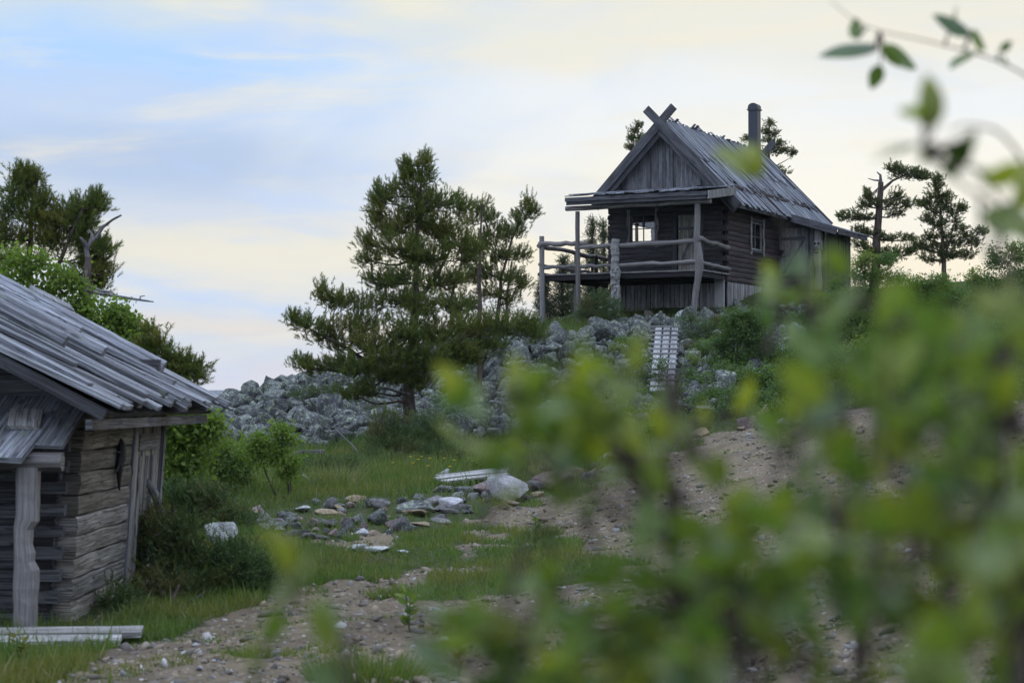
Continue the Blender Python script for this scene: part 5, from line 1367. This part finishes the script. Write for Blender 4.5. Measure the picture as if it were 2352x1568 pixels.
# ------------------------------------------------------------------ near willow leaves (out of focus)
def near_leaf(rs, asp):
    n = 8; V, Fc = [], []; curl = rs.uniform(.0, .35); fold = rs.uniform(.1, .4)
    for i in range(n+1):
        t = i/n; w = asp*.5*(math.sin(math.pi*min(1, t**.8)))**.8; zc = curl*t*t
        for s_ in (-1, 0, 1): V.append([s_*w, zc-abs(s_)*w*-fold, t])
    for i in range(n):
        for k in range(2): a = i*3+k; Fc.append([a, a+1, a+4, a+3])
    return np.array(V), np.array(Fc)
nrs = np.random.RandomState(77); NEARLEAF = [near_leaf(nrs, a) for a in (.46, .52, .56, .6, .5)]
def near_willow(name, label, stems, blobs, seed, leaf=.046, explicit=(), cov=1.0, ys=1.0):
    stems = [([p if isinstance(p, Vector) else (p[0], p[1], p[2]*ys) for p in pts], a, b) for pts, a, b in stems]
    explicit = [(a, b, c, d, Ye*ys, t) for a, b, c, d, Ye, t in explicit]
    rr = random.Random(seed); rs = np.random.RandomState(seed)
    sp = []
    for pts, r0, r1 in stems:
        w = [P(*p) if not isinstance(p, Vector) else p for p in pts]; q = []
        for i in range(len(w)-1):
            for k in range(4):
                t = k/4; p0 = w[max(0, i-1)]; p1 = w[i]; p2 = w[i+1]; p3 = w[min(len(w)-1, i+2)]
                q.append(.5*((2*p1)+(p2-p0)*t+(2*p0-5*p1+4*p2-p3)*t*t+(3*p1-p0-3*p2+p3)*t**3))
        q.append(w[-1]); n = len(q); sp.append((q, [r0+(r1-r0)*i/(n-1) for i in range(n)]))
    base = sp[0][0][0].copy(); base.z = H(base.x, base.y); off = np.array(base)
    R = empty(name, base, label=label, cat='willow', group=None)
    for s in sp:
        V, Fc = np_tube([s], 8); link('stem', np_mesh('stem', V-off, Fc, mat=M['twig'], smooth=True), R)
    sk = [p for q, _ in sp for p in q[2:]]
    tw = []; lp, ld, lt, lsz = [], [], [], []
    for b in blobs:
        px, py, rx, ry, Yb = b[:5]; Yb *= .92*ys; dn = b[5] if len(b) > 5 else 1
        k = Yb/F; area = math.pi*rx*ry; la = (leaf/k)**2*.40*.62
        nl = max(2, area*1.05*dn*cov/la); nt_ = max(1, int(round(nl/4.5)))
        cl = rr.random()
        for _ in range(nt_):
            a = rr.uniform(0, 6.28); q = math.sqrt(rr.random())
            Yt = Yb*rr.uniform(.88, 1.15); e = P(px+rx*q*math.cos(a), py+ry*q*math.sin(a), Yt)
            nb = min(sk, key=lambda p: (p-e).length+max(0, p.z-e.z)*.7)
            dr = (e-nb); 
            if dr.length > .16: st = e-dr.normalized()*rr.uniform(.08, .12)
            else: st = e-Vector((rr.uniform(-1, .4), rr.uniform(-.5, .5), rr.uniform(.2, 1))).normalized()*.09
            tw.append((bend(nb, st, 3, -.05, .04, rr), [.0022, .0018, .0016, .0014]))
            pth = bend(st, e, 4, .04, .04, rr); tw.append((pth, [.002, .0018, .0015, .0012, .0008])); td_ = (e-st).normalized()
            for i in range(1, 5):
                p = pth[i]; sd = Vector((rr.gauss(0, 1), rr.gauss(0, 1), rr.gauss(0, 1))); sd = (sd-td_*sd.dot(td_)).normalized()
                v = td_*rr.uniform(.5, .9)+sd*rr.uniform(.5, .9)+Vector((0, 0, .15)); lp.append(tuple(p)); ld.append(tuple(v)); lt.append(min(1, cl*.5+rr.random()*.5)); lsz.append(leaf*rr.uniform(.7, 1.15))
            lp.append(tuple(e)); ld.append(tuple(td_)); lt.append(cl); lsz.append(leaf*.8)
    for (x0, y0, x1, y1, Ye, tint) in explicit:
        a, b2 = P(x0, y0, Ye), P(x1, y1, Ye*rr.uniform(.99, 1.02)); nb = min(sk, key=lambda p: (p-a).length)
        tw.append((bend(nb, a, 3, -.03, .03, rr), [.0022, .002, .0016, .0012])); lp.append(tuple(a)); ld.append(tuple(b2-a)); lt.append(tint); lsz.append((b2-a).length*(1.3 if Ye > 2.5 else 1.15))
    V, Fc = np_tube(tw, 5); link('twigs', np_mesh('twigs', V-off, Fc, mat=M['twig'], smooth=True), R)
    V, Fc, T = scatter(NEARLEAF, np.array(lp), np.array(ld), np.array(lsz), rs, np.array(lt))
    link('leaves', np_mesh('leaves', V-off, Fc, None, T, M['near'], True), R); print(name, len(lp))
def gv(x, y): return Vector((x, y, H(x, y)-.03))
near_willow('willow_shrub', 'large out of focus willow filling the lower right of the photo', 
 [([gv(.45,1.0), (2330,1500,1.45), (2300,1180,1.5), (2200,900,1.5), (2050,700,1.55)], .007, .002), ([gv(.35,1.05), (2000,1560,1.4), (1750,1440,1.4), (1480,1400,1.45), (1240,1400,1.5)], .005, .0015),
  ([gv(.50,1.15), (2352,1400,1.7), (2200,1290,1.7), (1950,1330,1.6), (1700,1370,1.6)], .005, .0015), ([gv(.5,.9), (2400,1300,1.3), (2300,1000,1.35), (2330,700,1.4), (2290,520,1.45)], .006, .002), ([gv(.3,1.3),(2100,1540,1.8),(2150,1200,1.8),(1950,1050,1.8),(1760,960,1.8)], .004, .0015)],
 [(1960,640,36,24,1.5,.5),(2070,720,70,36,1.45,.6),(1905,690,36,26,1.6,.4),(2180,790,90,50,1.4,.7),(2310,760,50,70,1.35,.7),(2000,820,110,70,1.5,.9),(2180,860,120,80,1.35,1),(2310,900,60,90,1.3,1.1),(1840,840,40,50,1.7,.6),(1900,930,90,70,1.5,.8),(2080,960,130,80,1.35,1),(2240,1090,120,70,1.3,.9),(1800,990,50,40,1.7,.6),(1870,1090,100,56,1.5,.7),(2050,1110,130,80,1.3,1.1),
  (1640,1150,60,36,1.6,.5),(1780,1200,100,50,1.4,.7),(1960,1250,140,70,1.25,1.1),(2230,1270,120,80,1.3,.9),(2330,1200,40,90,1.2,1.2),(1560,1200,80,50,1.6,.6),(1480,1310,110,50,1.5,.8),(1290,1360,100,46,1.5,1.1),(1600,1290,90,40,1.5,.6),(1800,1330,130,50,1.35,1.0),(2000,1400,130,70,1.2,1),(2200,1430,120,70,1.3,.8),(2320,1480,60,80,1.1,1.3),(1420,1430,120,60,1.4,.9),(1240,1470,110,46,1.5,1.3),(1560,1500,120,60,1.35,1.2),(1050,1420,70,40,1.45,1.1),(1140,1490,80,46,1.45,1.2),(1000,1545,60,26,1.4,.7),(1400,1540,140,40,1.4,1.3),(1850,1470,110,50,1.3,.6),(2050,1530,120,50,1.15,1),(2260,1560,90,40,1.1,1)],
 51, leaf=.036, ys=.98, cov=2.9, explicit=[(1770,690,1760,620,1.6,.6),(1790,700,1830,660,1.6,.4),(1300,1320,1180,1340,1.5,.5),(1410,1500,1440,1450,1.5,1.)])
near_willow('willow_shrub', 'blurred willow branch with bright leaves before the scree in the middle of the photo',
 [([gv(.12,1.15), (1560,1560,1.5), (1540,1250,1.55), (1440,1060,1.6), (1330,960,1.6), (1290,800,1.6)], .006, .002), ([gv(.16,1.15),(1540,1250,1.5),(1580,1060,1.6),(1610,960,1.7)], .004, .002)],
 [(1320,840,56,56,1.45,1.3),(1280,910,66,50,1.5,1.2),(1390,890,40,36,1.6,.8),(1320,980,90,50,1.5,1.2),(1200,1030,70,40,1.55,1.1),(1100,1030,50,36,1.6,1.1),(1060,960,44,40,1.6,.8),(1200,940,40,50,1.5,.9),(1420,1040,40,25,1.6,.6),(1530,1020,40,24,1.6,.6)],
 52, leaf=.036, ys=.95, cov=2.9, explicit=[(1090,940,1000,850,1.6,.9),(1120,900,1040,870,1.6,.8),(1195,960,1200,850,1.6,.8),(1215,950,1180,870,1.6,.7),(1060,1010,1010,960,1.6,.8),(1500,1040,1530,980,1.6,.6),(1610,1000,1610,930,1.7,1.),(1540,1080,1490,1030,1.6,1.),(1690,950,1720,870,1.8,1.),(1740,950,1700,890,1.8,.9)])
near_willow('willow_shrub', 'thin willow shoot with few leaves at the lower left centre of the photo',
 [([gv(.15,1.5), (1330,1600,1.6), (1100,1530,1.6), (920,1440,1.6), (800,1450,1.6), (700,1390,1.6), (640,1290,1.6)], .003, .0012), ([(1100,1530,1.6), (1010,1450,1.6), (960,1400,1.6)], .002, .001)],
 [(660,1345,40,18,1.6,.5),(760,1460,30,20,1.6,.6)], 53, leaf=.034, ys=.85, explicit=[(660,1330,600,1210,1.55,1.),(680,1310,620,1230,1.55,.9),(770,1510,700,1390,1.5,.7),(760,1490,720,1400,1.55,.6),(690,1345,640,1350,1.6,.1),(950,1410,1030,1430,1.6,.3),(990,1430,1060,1440,1.6,.8),(960,1390,970,1340,1.6,.4),(1000,1480,1090,1470,1.5,.5)])
near_willow('willow_shrub', 'willow branch with dark leaves hanging against the bright sky at the upper right',
 [([gv(1.1,2.6), (2560,1100,2.6), (2520,420,2.7), (2400,215,2.9), (2290,140,3.0), (2130,95,3.0), (1990,62,3.0), (1905,0,3.0)], .0028, .0005), ([(2480,600,2.3), (2330,340,2.0), (2240,290,1.8), (2180,300,1.75)], .0022, .0008), ([(2480,760,2.0),(2330,520,1.8),(2180,400,1.7),(2120,330,1.65)], .002, .0008)],
 [(2330,480,24,26,1.6,.9),(2350,440,20,30,1.7,.8)], 54, explicit=[(2006,112,1914,104,3.,.2),(2012,118,1965,98,3.,.2),(2025,112,2082,152,3.,.2),(2030,100,2060,142,3.,.1),(2022,148,2004,192,3.,.2),(1968,92,1966,55,3.,.2),(2232,78,2166,40,3.,.2),(2190,50,2188,22,3.,.2),(2228,76,2276,98,3.,.2),(2240,118,2200,158,3.,.2),(2295,118,2316,100,3.,.2),(2300,130,2312,150,3.,.2),
  (2150,290,2120,180,1.65,.9),(2125,300,2140,195,1.65,.8),(2135,250,2070,250,1.65,.7),(2110,335,2010,335,1.7,.3),(2120,330,2030,320,1.7,.4),(2150,330,2110,370,1.7,.3),(2180,350,2200,410,1.65,.2),(2240,300,2160,380,1.65,.2),(2220,320,2190,395,1.65,.2)])
near_willow('willow_shrub', 'blurred willow tip with three leaves in front of the hut roof',
 [([gv(.36,1.9), (1960,1300,1.9), (1900,900,1.9), (1810,560,1.9), (1740,400,1.9)], .004, .0012)], [(1800,640,40,30,1.9,.6)], 55,
 explicit=[(1740,400,1685,330,1.9,.9),(1740,400,1640,362,1.9,.8),(1742,410,1728,335,1.9,.9),(1735,400,1690,395,1.9,.8),(1790,640,1765,610,1.9,.8),(1790,660,1780,700,1.9,.6),(1870,620,1900,590,1.8,.5)])
weed('dark broad leaved weed at the lower middle of the photo', 940, 1450, .30, 7, 'willow', 3)
weed('red stemmed weed at the bottom edge in the lower middle', 1055, 1560, .20, 6, 'redleaf', 4, .05)
weed('green weed at the corner of the plank doorstep', 45, 1530, .20, 7, 'grass', 5, .06)
weed('young green weed on the grassy strip', 1228, 1265, .35, 7, 'willow', 6, .07)

# ------------------------------------------------------------------ air
bm_ = bmesh.new(); bmesh.ops.create_cube(bm_, size=1); me = bpy.data.meshes.new('haze'); bm_.to_mesh(me); bm_.free()
hz = bpy.data.objects.new('haze', me); COL.objects.link(hz); hz.scale = (18800, 18800, 340); hz.location = (0, 0, -20); hz['kind'] = 'stuff'
m = newmat('haze_air'); n = N('ShaderNodeVolumePrincipled'); n.inputs['Density'].default_value = .00007; n.inputs['Color'].default_value = (.78, .85, .96, 1)
o = N('ShaderNodeOutputMaterial'); L(n.outputs[0], o.inputs['Volume']); me.materials.append(m)
S.cycles.volume_bounces = 0
print('zmin', gz.min(), gz.max())
